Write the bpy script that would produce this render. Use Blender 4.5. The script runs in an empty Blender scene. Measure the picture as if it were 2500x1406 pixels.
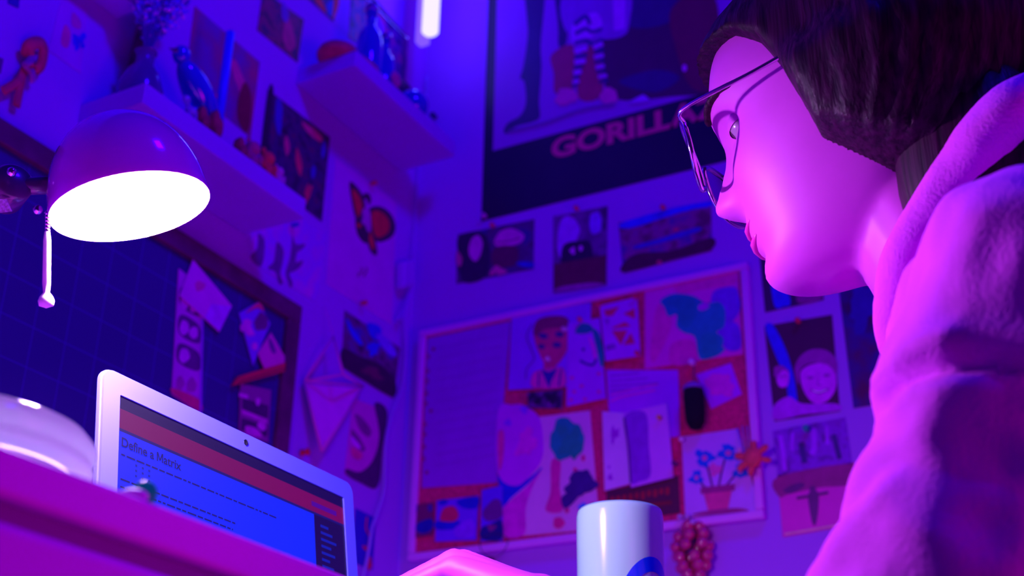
import bpy, bmesh, math, random
import numpy as np
from mathutils import Vector, Matrix
from mathutils.bvhtree import BVHTree
random.seed(7)
COL = bpy.context.scene.collection
# ------------------------------------------------------------------ camera
FPX = 3267.3
YAW, PIT, ROL = 0.50677148, 0.44819094, 0.01985239
CAM = np.array([1.2, -1.8, 0.58])
_f = np.array([-math.sin(YAW)*math.cos(PIT), math.cos(YAW)*math.cos(PIT), math.sin(PIT)])
_r = np.array([math.cos(YAW), math.sin(YAW), 0.0])
_u = np.cross(_r, _f)
RT = _r*math.cos(ROL)+_u*math.sin(ROL)
UP = -_r*math.sin(ROL)+_u*math.cos(ROL)
FW = _f
def ray(x, y):
    return FW+RT*(x-1250)/FPX-UP*(y-703)/FPX
def at(x, y, ax, v):
    """the point of the plane axis=v that is seen at photo pixel x, y"""
    d = ray(x, y)
    return CAM+d*((v-CAM[ax])/d[ax])
def far(x, y, d):
    return CAM+ray(x, y)*d
cam = bpy.data.cameras.new('camera')
cam.sensor_width = 36.0
cam.lens = FPX/2500*36.0
cam.clip_start = 0.02
cam.dof.use_dof = True
cam.dof.focus_distance = 1.02
cam.dof.aperture_fstop = 6.5
co = bpy.data.objects.new('camera', cam)
COL.objects.link(co)
co.matrix_world = Matrix(((RT[0], UP[0], -FW[0], CAM[0]), (RT[1], UP[1], -FW[1], CAM[1]), (RT[2], UP[2], -FW[2], CAM[2]), (0, 0, 0, 1)))
bpy.context.scene.camera = co

# ------------------------------------------------------------------ colour and materials
def lin(c):
    c = c/255.0
    return c/12.92 if c <= 0.04045 else ((c+0.055)/1.055)**2.4
WALL = (0.50, 0.10, 0.80)
def E_of(px):
    return [max(lin(px[0])/WALL[0], 0.01), max(lin(px[1])/WALL[1], 0.012), lin(px[2])/WALL[2]]
ZONE = {'lu': E_of((62, 0, 235)), 'll': E_of((75, 0, 205)), 'ru': E_of((72, 0, 178)),
        'rb': E_of((108, 8, 214)), 'rl': E_of((130, 50, 232))}
def alb(px, zone):
    e = ZONE[zone]
    return tuple(min((0.88, 0.40, 0.88)[i], max(0.004, lin(px[i])/e[i])) for i in range(3))
_M = {}
def mat(col, rough=0.6, metal=0.0, coat=0.0, emit=0.0, trans=0.0, noise=0.0, nscale=40.0, bump=0.0, bscale=200.0, name=None, spec=0.3, sss=0.0):
    key = (tuple(round(c, 3) for c in col), rough, metal, coat, emit, trans, noise, nscale, bump, bscale, spec, sss)
    if key in _M:
        return _M[key]
    m = bpy.data.materials.new(name or 'surface')
    m.use_nodes = True
    nt = m.node_tree
    b = nt.nodes['Principled BSDF']
    b.inputs['Base Color'].default_value = (*col, 1)
    b.inputs['Roughness'].default_value = rough
    b.inputs['Metallic'].default_value = metal
    b.inputs['Coat Weight'].default_value = coat
    b.inputs['Coat Roughness'].default_value = 0.05
    b.inputs['Transmission Weight'].default_value = trans
    b.inputs['Specular IOR Level'].default_value = spec
    if sss:
        b.inputs['Subsurface Weight'].default_value = sss
        b.inputs['Subsurface Radius'].default_value = (0.012, 0.004, 0.006)
        b.inputs['Subsurface Scale'].default_value = 1.0
    if emit:
        b.inputs['Emission Color'].default_value = (*col, 1)
        b.inputs['Emission Strength'].default_value = emit
        b.inputs['Base Color'].default_value = (0.01, 0.01, 0.012, 1)
    if noise or bump:
        tc = nt.nodes.new('ShaderNodeTexCoord')
    if noise:
        n = nt.nodes.new('ShaderNodeTexNoise')
        n.inputs['Scale'].default_value = nscale
        n.inputs['Detail'].default_value = 4
        nt.links.new(tc.outputs['Object'], n.inputs['Vector'])
        rp = nt.nodes.new('ShaderNodeValToRGB')
        rp.color_ramp.elements[0].position = 0.3
        rp.color_ramp.elements[1].position = 0.7
        rp.color_ramp.elements[0].color = (*[c*(1-noise) for c in col], 1)
        rp.color_ramp.elements[1].color = (*[min(1, c*(1+noise)) for c in col], 1)
        nt.links.new(n.outputs['Fac'], rp.inputs['Fac'])
        nt.links.new(rp.outputs['Color'], b.inputs['Base Color'])
    if bump:
        n2 = nt.nodes.new('ShaderNodeTexNoise')
        n2.inputs['Scale'].default_value = bscale
        n2.inputs['Detail'].default_value = 3
        nt.links.new(tc.outputs['Object'], n2.inputs['Vector'])
        bp = nt.nodes.new('ShaderNodeBump')
        bp.inputs['Strength'].default_value = bump
        bp.inputs['Distance'].default_value = 0.002
        nt.links.new(n2.outputs['Fac'], bp.inputs['Height'])
        nt.links.new(bp.outputs['Normal'], b.inputs['Normal'])
    _M[key] = m
    return m
def backlit(m, amount):
    """let light through a thin-walled thing: translucent share over the same colour"""
    nt = m.node_tree
    b = nt.nodes['Principled BSDF']
    out = [n for n in nt.nodes if n.type == 'OUTPUT_MATERIAL'][0]
    t = nt.nodes.new('ShaderNodeBsdfTranslucent')
    t.inputs['Color'].default_value = b.inputs['Base Color'].default_value
    x = nt.nodes.new('ShaderNodeMixShader')
    x.inputs['Fac'].default_value = amount
    nt.links.new(b.outputs['BSDF'], x.inputs[1])
    nt.links.new(t.outputs['BSDF'], x.inputs[2])
    nt.links.new(x.outputs['Shader'], out.inputs['Surface'])
    return m
def photo_mat(c1, c2, c3, zone, scale=30.0, seed=0.0):
    """a printed photograph: three tones mixed by noise"""
    m = bpy.data.materials.new('photo_print')
    m.use_nodes = True
    nt = m.node_tree
    b = nt.nodes['Principled BSDF']
    b.inputs['Roughness'].default_value = 0.45
    b.inputs['Specular IOR Level'].default_value = 0.25
    tc = nt.nodes.new('ShaderNodeTexCoord')
    mp = nt.nodes.new('ShaderNodeMapping')
    mp.inputs['Location'].default_value = (seed, seed*0.7, seed*1.3)
    n = nt.nodes.new('ShaderNodeTexNoise')
    n.inputs['Scale'].default_value = scale
    n.inputs['Detail'].default_value = 3
    rp = nt.nodes.new('ShaderNodeValToRGB')
    el = rp.color_ramp.elements
    el[0].position, el[1].position = 0.36, 0.66
    el[0].color = (*alb(c1, zone), 1)
    el[1].color = (*alb(c3, zone), 1)
    e = el.new(0.5)
    e.color = (*alb(c2, zone), 1)
    nt.links.new(tc.outputs['Object'], mp.inputs['Vector'])
    nt.links.new(mp.outputs['Vector'], n.inputs['Vector'])
    nt.links.new(n.outputs['Fac'], rp.inputs['Fac'])
    nt.links.new(rp.outputs['Color'], b.inputs['Base Color'])
    return m

# ------------------------------------------------------------------ object helpers
def new_obj(name, me, parent=None, loc=None):
    o = bpy.data.objects.new(name, me)
    COL.objects.link(o)
    if loc is not None:
        o.location = loc
    if parent is not None:
        o.parent = parent
    return o
def tag(o, label, cat, group=None):
    o['label'] = label
    o['category'] = cat
    if group:
        o['group'] = group
    return o
def thing(name, label, cat, loc, group=None):
    o = bpy.data.objects.new(name, None)
    o.empty_display_size = 0.02
    COL.objects.link(o)
    o.location = Vector(loc)
    return tag(o, label, cat, group)
class MB:
    """collects shapes in world coordinates; build() makes one mesh object"""
    def __init__(s):
        s.v, s.f, s.mi, s.sm = [], [], [], []
        s.mats = []
    def _m(s, m):
        if m not in s.mats:
            s.mats.append(m)
        return s.mats.index(m)
    def add(s, vs, fs, m=None, smooth=False):
        b = len(s.v)
        s.v += [Vector(p) for p in vs]
        for f in fs:
            s.f.append([b+i for i in f])
            s.mi.append(s._m(m) if m else 0)
            s.sm.append(smooth)
        return s
    def box(s, lo, hi, m=None):
        x0, y0, z0 = lo
        x1, y1, z1 = hi
        vs = [(x0, y0, z0), (x1, y0, z0), (x1, y1, z0), (x0, y1, z0), (x0, y0, z1), (x1, y0, z1), (x1, y1, z1), (x0, y1, z1)]
        return s.add(vs, [(0, 3, 2, 1), (4, 5, 6, 7), (0, 1, 5, 4), (1, 2, 6, 5), (2, 3, 7, 6), (3, 0, 4, 7)], m)
    def poly(s, pts, m=None):
        return s.add(pts, [list(range(len(pts)))], m)
    def slab(s, pts, nrm, t, m=None):
        """a polygon extruded by t against its normal"""
        n = len(pts)
        nv = Vector(nrm)*t
        vs = [Vector(p) for p in pts]+[Vector(p)-nv for p in pts]
        fs = [list(range(n)), list(range(2*n-1, n-1, -1))]+[(i, n+i, n+(i+1) % n, (i+1) % n) for i in range(n)]
        return s.add(vs, fs, m)
    def tube(s, pts, r, m=None, seg=10, caps=True, flat=1.0, close=False):
        pts = [Vector(p) for p in pts]
        n = len(pts)
        rs = r if isinstance(r, (list, tuple)) else [r]*n
        prev = None
        vs, fs = [], []
        for i, p in enumerate(pts):
            if close:
                t = pts[(i+1) % n]-pts[i-1]
            else:
                t = pts[min(i+1, n-1)]-pts[max(i-1, 0)]
            t.normalize()
            if prev is None:
                a = Vector((0, 0, 1)) if abs(t.z) < 0.9 else Vector((1, 0, 0))
            else:
                a = prev
            a = (a-t*a.dot(t)).normalized()
            prev = a
            b = t.cross(a)
            for k in range(seg):
                an = 2*math.pi*k/seg
                vs.append(p+a*math.cos(an)*rs[i]*flat+b*math.sin(an)*rs[i])
        rng = n if close else n-1
        for i in range(rng):
            j = (i+1) % n
            for k in range(seg):
                k2 = (k+1) % seg
                fs.append((i*seg+k, i*seg+k2, j*seg+k2, j*seg+k))
        if caps and not close:
            fs.append(list(range(seg-1, -1, -1)))
            fs.append([(n-1)*seg+k for k in range(seg)])
        return s.add(vs, fs, m, True)
    def ell(s, c, r, m=None, seg=20, rings=12, rot=None, noise=0.0):
        c = Vector(c)
        R = rot or Matrix.Identity(3)
        r = (r, r, r) if not isinstance(r, (tuple, list)) else r
        vs, fs = [], []
        for i in range(rings+1):
            th = math.pi*i/rings
            for k in range(seg):
                ph = 2*math.pi*k/seg
                q = 1+noise*math.sin(3*ph+5*th)*math.sin(th)
                vs.append(c+R @ Vector((r[0]*math.sin(th)*math.cos(ph)*q, r[1]*math.sin(th)*math.sin(ph)*q, r[2]*math.cos(th))))
        for i in range(rings):
            for k in range(seg):
                k2 = (k+1) % seg
                fs.append((i*seg+k, (i+1)*seg+k, (i+1)*seg+k2, i*seg+k2))
        return s.add(vs, fs, m, True)
    def lathe(s, prof, c, axis=(0, 0, 1), m=None, seg=40, ms=None):
        """prof: (radius, height) pairs along axis from c"""
        c = Vector(c)
        ax = Vector(axis).normalized()
        a = ax.cross(Vector((0.13, 1, 0.2))).normalized()
        b = ax.cross(a)
        vs, fs = [], []
        for (r, h) in prof:
            for k in range(seg):
                t = 2*math.pi*k/seg
                vs.append(c+ax*h+(a*math.cos(t)+b*math.sin(t))*max(r, 1e-5))
        for i in range(len(prof)-1):
            for k in range(seg):
                k2 = (k+1) % seg
                fs.append((i*seg+k, i*seg+k2, (i+1)*seg+k2, (i+1)*seg+k))
        return s.add(vs, fs, m, True)
    def build(s, name, m=None, parent=None, origin=None, smooth=None, bevel=0.0):
        if origin is None:
            if parent is not None:
                origin = parent.matrix_world.translation if False else parent.location if parent.parent is None else parent.parent.location+parent.location
            else:
                xs = np.array([tuple(p) for p in s.v])
                origin = Vector((xs.min(0)+xs.max(0))/2)
        origin = Vector(origin)
        me = bpy.data.meshes.new(name)
        me.from_pydata([tuple(p-origin) for p in s.v], [], s.f)
        mats = s.mats or [m]
        for q in mats:
            me.materials.append(q if q else m)
        me.polygons.foreach_set('material_index', s.mi)
        me.polygons.foreach_set('use_smooth', s.sm if smooth is None else [smooth]*len(s.f))
        bm = bmesh.new()
        bm.from_mesh(me)
        bmesh.ops.recalc_face_normals(bm, faces=bm.faces)
        bm.to_mesh(me)
        bm.free()
        o = new_obj(name, me)
        if parent is not None:
            o.parent = parent
            base = parent.location if parent.parent is None else parent.parent.location+parent.location
            o.location = origin-Vector(base)
        else:
            o.location = origin
        if bevel:
            md = o.modifiers.new('round', 'BEVEL')
            md.width = bevel
            md.segments = 3
            md.limit_method = 'ANGLE'
        return o
def smooth_closed(pts, sub=6):
    n = len(pts)
    out = []
    for i in range(n):
        p0, p1, p2, p3 = [np.array(pts[(i+k) % n], float) for k in (-1, 0, 1, 2)]
        for k in range(sub):
            t = k/sub
            out.append(tuple(0.5*((2*p1)+(-p0+p2)*t+(2*p0-5*p1+4*p2-p3)*t*t+(-p0+3*p1-3*p2+p3)*t**3)))
    return out
def smooth_open(pts, sub=8):
    P = [np.array(p, float) for p in pts]
    P = [2*P[0]-P[1]]+P+[2*P[-1]-P[-2]]
    out = []
    for i in range(1, len(P)-2):
        p0, p1, p2, p3 = P[i-1:i+3]
        for k in range(sub):
            t = k/sub
            out.append(tuple(0.5*((2*p1)+(-p0+p2)*t+(2*p0-5*p1+4*p2-p3)*t*t+(-p0+3*p1-3*p2+p3)*t**3)))
    out.append(tuple(P[-2]))
    return out
# flat shapes drawn on papers, in photo pixels, later laid on the paper's own plane
def E2(cx, cy, rx, ry, rot=0.0, wob=0.0, n=28, seed=0):
    rr = random.Random(seed+int(cx*3+cy*7))
    ph = [rr.random()*6.28 for _ in range(3)]
    out = []
    for k in range(n):
        t = 2*math.pi*k/n
        q = 1+wob*(math.sin(3*t+ph[0])+0.7*math.sin(5*t+ph[1])+0.5*math.sin(9*t+ph[2]))
        x, y = rx*math.cos(t)*q, ry*math.sin(t)*q
        out.append((cx+x*math.cos(rot)-y*math.sin(rot), cy+x*math.sin(rot)+y*math.cos(rot)))
    return out
def S2(*pts):
    return smooth_closed(pts, 5)
def L2(pts, w, sm=True):
    """a stroke of width w as a strip polygon"""
    P = smooth_open(pts, 5) if sm and len(pts) > 2 else pts
    a, b = [], []
    for i, p in enumerate(P):
        q0, q1 = P[max(i-1, 0)], P[min(i+1, len(P)-1)]
        dx, dy = q1[0]-q0[0], q1[1]-q0[1]
        l = math.hypot(dx, dy) or 1
        a.append((p[0]-dy/l*w/2, p[1]+dx/l*w/2))
        b.append((p[0]+dy/l*w/2, p[1]-dx/l*w/2))
    return a+b[::-1]
WP = {'L': (0, 1.0), 'R': (1, -1.0)}
NRM = {'L': Vector((1, 0, 0)), 'R': Vector((0, -1, 0))}
def onwall(p, wall, off):
    ax, s = WP[wall]
    return Vector(at(p[0], p[1], ax, s*off))
def lay(mb, polys, wall, off, m):
    for k, pl in enumerate(polys):
        vs = [onwall(p, wall, off+0.00002*(k % 8)) for p in pl]
        mb.poly(vs, m)
def picture(name, label, cat, wall, quad, base, zone, marks=(), group=None, off=0.0012, thick=0.0015, rough=0.55, curl=0.0, parent=None):
    """a sheet fixed on a wall or board; marks = [(pixel colour or material, [polygons])] printed on it"""
    mb = MB()
    m = base if not isinstance(base, tuple) else mat(alb(base, zone), rough, noise=0.05, nscale=25)
    q = [onwall(p, wall, off) for p in quad]
    if len(quad) == 4 and curl:
        n = 8
        nv = NRM[wall]
        vs, fs = [], []
        for lay_ in (0, 1):
            for i in range(n+1):
                for j in range(n+1):
                    u, v = i/n, j/n
                    p = (q[0]*(1-u)+q[1]*u)*(1-v)+(q[3]*(1-u)+q[2]*u)*v
                    h = curl*(v**3*(0.4+0.6*u))
                    vs.append(p+nv*(h-lay_*thick))
        w = n+1
        for i in range(n):
            for j in range(n):
                fs.append((i*w+j, (i+1)*w+j, (i+1)*w+j+1, i*w+j+1))
                o_ = w*w
                fs.append((o_+i*w+j, o_+i*w+j+1, o_+(i+1)*w+j+1, o_+(i+1)*w+j))
        mb.add(vs, fs, m, True)
    else:
        mb.slab(q, NRM[wall], thick, m)
    lift = off+0.0003
    for c, polys in marks:
        mm = c if not isinstance(c, tuple) else mat(alb(c, zone), rough, noise=0.12, nscale=60)
        lay(mb, polys, wall, lift, mm)
        lift += 0.00025
    o = mb.build(name, None, parent, smooth=False)
    if parent is None:
        tag(o, label, cat, group)
    return o
_pin_src = {}
def pin(p, wall, off, px, zone, label, group, size=0.0045):
    """pushpin: a shaped head on a short needle"""
    c = onwall(p, wall, off)
    col = alb(px, zone)
    nd = off+0.0003 if off < 0.0115 else off-0.0108
    key = (wall, col, size, off)
    if key not in _pin_src:
        mb = MB()
        nv = NRM[wall]
        s = size
        mb.lathe([(0, -nd), (0.0005, -nd+0.0004), (0.0005, 0), (0.35*s, 0), (0.35*s, 0.5*s), (0.9*s, 0.6*s), (0.9*s, 0.85*s), (0.6*s, 1.1*s), (0.55*s, 1.9*s), (0.95*s, 2.1*s), (0.95*s, 2.4*s), (0.5*s, 2.6*s), (0, 2.65*s)], c, nv, mat(col, 0.35, coat=0.3), 14)
        o = mb.build('pushpin', None, origin=c)
        _pin_src[key] = o
    else:
        o = _pin_src[key].copy()
        COL.objects.link(o)
        o.location = c
    tag(o, label, 'pushpin', group)
    return o
def text_mesh(txt, size, bold=0.0):
    cu = bpy.data.curves.new('lettering', 'FONT')
    cu.body = txt
    cu.size = 1.0
    cu.offset = bold
    cu.resolution_u = 6
    cu.align_x = 'LEFT'
    cu.fill_mode = 'FRONT'
    o = bpy.data.objects.new('lettering', cu)
    COL.objects.link(o)
    dg = bpy.context.evaluated_depsgraph_get()
    dg.update()
    me = o.evaluated_get(dg).to_mesh()
    vs = [tuple(v.co*size) for v in me.vertices]
    fs = [list(p.vertices) for p in me.polygons]
    o.evaluated_get(dg).to_mesh_clear()
    bpy.data.objects.remove(o)
    bpy.data.curves.remove(cu)
    return vs, fs

# ------------------------------------------------------------------ room shell
wall_m = mat(WALL, 0.75, noise=0.03, nscale=3, bump=0.15, bscale=120, name='wall_paint', spec=0.15)
def struct(name, lo, hi, m):
    o = MB().box(lo, hi, m).build(name)
    o['kind'] = 'structure'
    return o
struct('wall_left', (-0.1, -4.2, 0.0), (0.0, 0.1, 2.75), wall_m)
struct('wall_right', (0.0, 0.0, 0.0), (3.8, 0.1, 2.75), wall_m)
struct('floor', (-0.1, -4.2, -0.05), (3.8, 0.1, 0.0), mat((0.20, 0.09, 0.16), 0.5, noise=0.3, nscale=8, name='floor_boards'))

# ------------------------------------------------------------------ desk
SLAB = mat((0.88, 0.07, 0.80), 0.38, noise=0.05, nscale=6, name='desk_laminate')
APRON = mat((0.76, 0.06, 0.74), 0.42, noise=0.05, nscale=6, name='desk_front')
DX, DZ = 0.78, 0.75
desk = thing('desk', 'pale laminate writing desk with a grooved front edge under the laptop', 'desk', (0.4, -1.0, 0))
MB().box((0.012, -1.98, DZ-0.020), (DX, -0.02, DZ), SLAB).build('desktop', None, desk, bevel=0.003)
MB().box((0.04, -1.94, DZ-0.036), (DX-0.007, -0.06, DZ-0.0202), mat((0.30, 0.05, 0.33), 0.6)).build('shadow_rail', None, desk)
for i, (a, b) in enumerate([(-1.97, -0.03)]):
    d = MB().box((DX-0.022, a, DZ-0.15), (DX, b, DZ-0.0285), APRON).build('front_panel', None, desk, bevel=0.005)
for x in (0.05, DX-0.10):
    for y in (-1.93, -0.10):
        MB().box((x, y, 0.0), (x+0.05, y+0.05, DZ-0.036), APRON).build('leg', None, desk, bevel=0.003)

# ------------------------------------------------------------------ laptop
def lid_frame():
    """corner points of the lid: x tilts with height"""
    z0, z1 = 0.772, 0.957
    return z0, z1
ALU = mat((0.145, 0.18, 0.88), 0.35, metal=0.0, name='silver_aluminium', spec=0.5)
lap = thing('laptop', 'open silver laptop showing a blue lesson page, on the desk under the lamp', 'laptop', (0.6, -0.97, DZ))
TILT = 0.155                                     # x grows as the lid goes down
LZ = 0.9575                                      # top edge height
LY0, LY1 = -1.1335, -0.8065
def lidp(y, s, off=0.0):
    """y along the lid, s = distance down from the top edge, off = in front of it"""
    n = math.hypot(1, TILT)
    return Vector((0.4795+s*TILT/n+off/n, y, LZ-s/n+off*TILT/n))
LH = (LZ-0.772)*math.hypot(1, TILT)
def rrect(y0, y1, s0, s1, r, off, corners=(1, 1, 1, 1)):
    pts = []
    for ci, (cy, cs, a0) in enumerate([(y0+r, s0+r, math.pi), (y1-r, s0+r, 1.5*math.pi), (y1-r, s1-r, 0), (y0+r, s1-r, 0.5*math.pi)]):
        rr = r if corners[ci] else 0.0005
        cy = {0: y0+rr, 1: y1-rr, 2: y1-rr, 3: y0+rr}[ci]
        cs = {0: s0+rr, 1: s0+rr, 2: s1-rr, 3: s1-rr}[ci]
        for k in range(7):
            t = a0+k/6*math.pi/2
            pts.append((cy+rr*math.cos(t), cs+rr*math.sin(t)))
    return [lidp(y, s, off) for y, s in pts]
nl = Vector((1, 0, TILT)).normalized()
lid = MB().slab(rrect(LY0, LY1, 0, LH, 0.011, 0.0), nl, 0.005, ALU).build('lid', None, lap, bevel=0.0014)
# raised bezel ring around the screen
SY0, SY1, SS0, SS1 = LY0+0.0185, LY1-0.0165, 0.0185, LH-0.012
def ring(mb, o0, o1, m, off):
    n = len(o0)
    mb.add([p for p in o0]+[p for p in o1], [(i, (i+1) % n, n+(i+1) % n, n+i) for i in range(n)], m)
bz = MB()
outer = rrect(LY0+0.0012, LY1-0.0012, 0.0012, LH-0.001, 0.010, 0.0016)
inner = rrect(SY0, SY1, SS0, SS1, 0.0012, 0.0016)
inner0 = rrect(SY0, SY1, SS0, SS1, 0.0012, 0.0002)
outer0 = rrect(LY0+0.0012, LY1-0.0012, 0.0012, LH-0.001, 0.010, 0.0)
ring(bz, outer, inner, ALU, 0)
ring(bz, inner, inner0, ALU, 0)
ring(bz, outer0, outer, ALU, 0)
bz.build('bezel', None, lap)
cw = MB().lathe([(0, 0.0002), (0.0022, 0.0002), (0.0026, 0.0006), (0.0026, 0)], lidp(-0.966, 0.0095, 0.0017), nl, mat((0.02, 0.02, 0.03), 0.2), 16)
cw.build('webcam', None, lap)
def scr(c, s=1.0):
    return mat(tuple(lin(v) for v in c), 0.3, emit=s, name='screen_light', spec=0.25)
SB = scr((0, 36, 255)); SN = scr((14, 0, 74)); SR = scr((112, 0, 84)); ST = scr((14, 10, 110)); SD = scr((0, 24, 170))
def srect(mb, y0, y1, s0, s1, m, off):
    mb.poly([lidp(y0, s0, off), lidp(y1, s0, off), lidp(y1, s1, off), lidp(y0, s1, off)], m)
sc = MB()
srect(sc, SY0, SY1, SS0, SS1, SB, 0.0004)
srect(sc, SY0, SY1, SS0, SS0+0.0105, SN, 0.0005)
srect(sc, SY0, SY1, SS0+0.0105, SS0+0.0265, SR, 0.0005)
srect(sc, SY0, SY1, SS0+0.0265, SS0+0.0288, ST, 0.0005)
srect(sc, SY1-0.047, SY1, SS0+0.0288, SS1, SN, 0.0005)
for k in range(7):
    srect(sc, SY1-0.038, SY1-0.038+0.012+0.014*((k*37) % 5)/5, SS0+0.036+0.0062*k, SS0+0.0385+0.0062*k, SD, 0.0006)
srect(sc, SY1-0.05, SY1-0.012, SS0+0.017, SS0+0.0215, scr((70, 0, 150)), 0.0006)
TS = 0.0105
def title(txt, x0):
    vs, fs = text_mesh(txt, TS, 0.014)
    lo = min(v[0] for v in vs)
    sc.add([lidp(SY0+0.004+x0+v[0]-lo, SS0+0.0405-v[1], 0.0007) for v in vs], fs, ST)
    return x0+max(v[0] for v in vs)-lo
tx = title('Define a', 0.0)+0.30*TS
mh, mw, mb_ = 0.70*TS, 0.66*TS, 0.11*TS
for q in ([(0, 0), (mb_, 0), (mb_, mh), (0, mh)], [(mw-mb_, 0), (mw, 0), (mw, mh), (mw-mb_, mh)],
          [(0, mh), (mb_*1.2, mh), (mw/2+mb_*0.5, 0.12*TS), (mw/2-mb_*0.5, 0.12*TS)], [(mw-mb_*1.2, mh), (mw, mh), (mw/2+mb_*0.5, 0.12*TS), (mw/2-mb_*0.5, 0.12*TS)]):
    sc.poly([lidp(SY0+0.004+tx+a, SS0+0.0405-b, 0.0007) for a, b in q], ST)
title('atrix', tx+mw+0.07*TS)
def dash(y0, y1, s, h=0.0013, seed=0):
    rr = random.Random(seed)
    y = y0
    while y < y1:
        w = 0.003+rr.random()*0.007
        srect(sc, y, min(y+w, y1), s, s+h, ST, 0.0006)
        y += w+0.0017
dash(SY0+0.004, SY0+0.19, SS0+0.0465, seed=1)
for r_ in range(3):
    for c_ in range(3):
        srect(sc, SY0+0.019+c_*0.007, SY0+0.021+c_*0.007, SS0+0.0505+r_*0.0042, SS0+0.0522+r_*0.0042, SD, 0.0006)
dash(SY0+0.004, SY0+0.135, SS0+0.0660, seed=2)
dash(SY0+0.004, SY0+0.132, SS0+0.0720, seed=3)
dash(SY0+0.004, SY0+0.09, SS0+0.0900, seed=4)
sc.build('screen', None, lap)
hx = lidp(0, LH).x
MB().tube([(hx-0.004, LY0+0.03, 0.769), (hx-0.004, LY1-0.03, 0.769)], 0.005, mat((0.03, 0.03, 0.04), 0.4)).build('hinge', None, lap)
lb = MB().box((hx-0.006, LY0, DZ), (hx+0.217, LY1, DZ+0.014), ALU).build('base', None, lap, bevel=0.004)
kb = MB()
for r_ in range(6):
    n = 14
    for c_ in range(n):
        y = LY0+0.022+c_*(0.283/n)
        x = hx+0.018+r_*0.0185
        kb.box((x, y, DZ+0.0142), (x+0.0155, y+0.0172, DZ+0.0156), None)
kb.build('keyboard', mat((0.015, 0.012, 0.02), 0.5), lap)
MB().box((hx+0.138, -1.02, DZ+0.0141), (hx+0.207, -0.92, DZ+0.0146), mat((0.36, 0.52, 0.54), 0.3)).build('trackpad', None, lap)

# ------------------------------------------------------------------ desk lamp
LC = Vector(far(318, 503, 0.95))
LAX = Vector((-0.20, -0.25, 1.0)).normalized()
LR = 0.0558
SHADE = mat((0.66, 0.03, 0.82), 0.12, coat=1.0, spec=0.6, name='lamp_lacquer')
WHITE_IN = mat((0.9, 0.9, 0.9), 0.6, name='lamp_inside')
CHROME = mat((0.75, 0.7, 0.8), 0.15, metal=1.0, name='chrome')
DARKM = mat((0.06, 0.015, 0.10), 0.3, coat=0.5, name='dark_metal')
lamp = thing('desk_lamp', 'lit desk lamp with a glossy domed shade hanging over the laptop', 'lamp', (0.33, -1.5, DZ))
def dome(r, h, n=16, r0=0.0):
    out = []
    for i in range(n+1):
        t = i/n*math.pi/2
        out.append((max(r*math.cos(t)**0.85, r0), h*math.sin(t)))
    return out
DH = 0.070
pr = [(LR, -0.0015), (LR+0.0006, 0.0)]+[(a, b) for a, b in dome(LR, DH)[1:]]
sh = MB().lathe(pr, LC, LAX, SHADE, 64)
pin_ = [(LR, -0.0015), (LR-0.0014, 0.0)]+[(max(a-0.0016, 0), b) for a, b in dome(LR-0.0016, DH-0.002)[1:]]
sh.lathe(pin_, LC, LAX, WHITE_IN, 64)
shade = sh.build('lamp_shade', None, lamp)
BULB = mat((1.0, 0.56, 1.35), 0.5, emit=1020.0, name='bulb_glow')
bc = LC+LAX*0.003
MB().ell(bc, (0.016, 0.016, 0.018), BULB, 24, 14).build('bulb', None, lamp)
MB().lathe([(0.012, 0.028), (0.012, DH-0.003)], LC, LAX, WHITE_IN, 20).build('bulb_socket', None, lamp)
apex = LC+LAX*DH
MB().lathe([(0.0, 0.004), (0.006, 0.0035), (0.010, 0.001), (0.013, -0.003)], apex, LAX, SHADE, 24).build('cap', None, lamp)
J = Vector(far(20, 462, 0.955))
side = LC+LAX*0.022+(J-LC-LAX*0.022).normalized()*LR*0.93
MB().tube([side, (side+J)/2+Vector((0, 0, 0.001)), J], 0.0065, DARKM, 16).build('swivel_arm', None, lamp)
jt = MB().lathe([(0, -0.014), (0.012, -0.014), (0.0145, -0.011), (0.0145, 0.011), (0.012, 0.014), (0, 0.014)], J, (0.9, -0.4, 0.1), DARKM, 28)
joint = jt.build('joint', None, lamp)
for s_, p_ in ((1, (28, 420)), (1, (92, 512))):
    q = Vector(far(p_[0], p_[1], 0.938))
    MB().ell(q, (0.0035, 0.0035, 0.0035), CHROME, 14, 8).build('rivet', None, lamp)
plate = MB()
pc = [Vector(far(x, y, 0.936)) for x, y in ((-6, 486), (17, 486), (30, 516), (-6, 520))]
plate.slab(pc, (pc[1]-pc[0]).cross(pc[3]-pc[0]).normalized(), 0.0008, mat((0.5, 0.45, 0.7), 0.4, noise=0.5, nscale=600))
plate.build('tag_plate', None, lamp)
base_top = Vector((0.33, -1.5, DZ+0.02))
el = Vector((0.40, -1.42, 1.10))
MB().tube(smooth_open([J, (J+el)/2+Vector((0, 0, 0.012)), el], 6), 0.0055, DARKM, 14).build('upper_arm', None, lamp)
MB().tube(smooth_open([el, Vector((0.36, -1.47, 0.95)), base_top], 6), 0.007, DARKM, 14).build('post', None, lamp)
MB().lathe([(0, 0), (0.07, 0), (0.072, 0.004), (0.066, 0.014), (0.02, 0.02), (0, 0.021)], (0.33, -1.5, DZ), (0, 0, 1), SHADE, 40).build('base', None, lamp)
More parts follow.
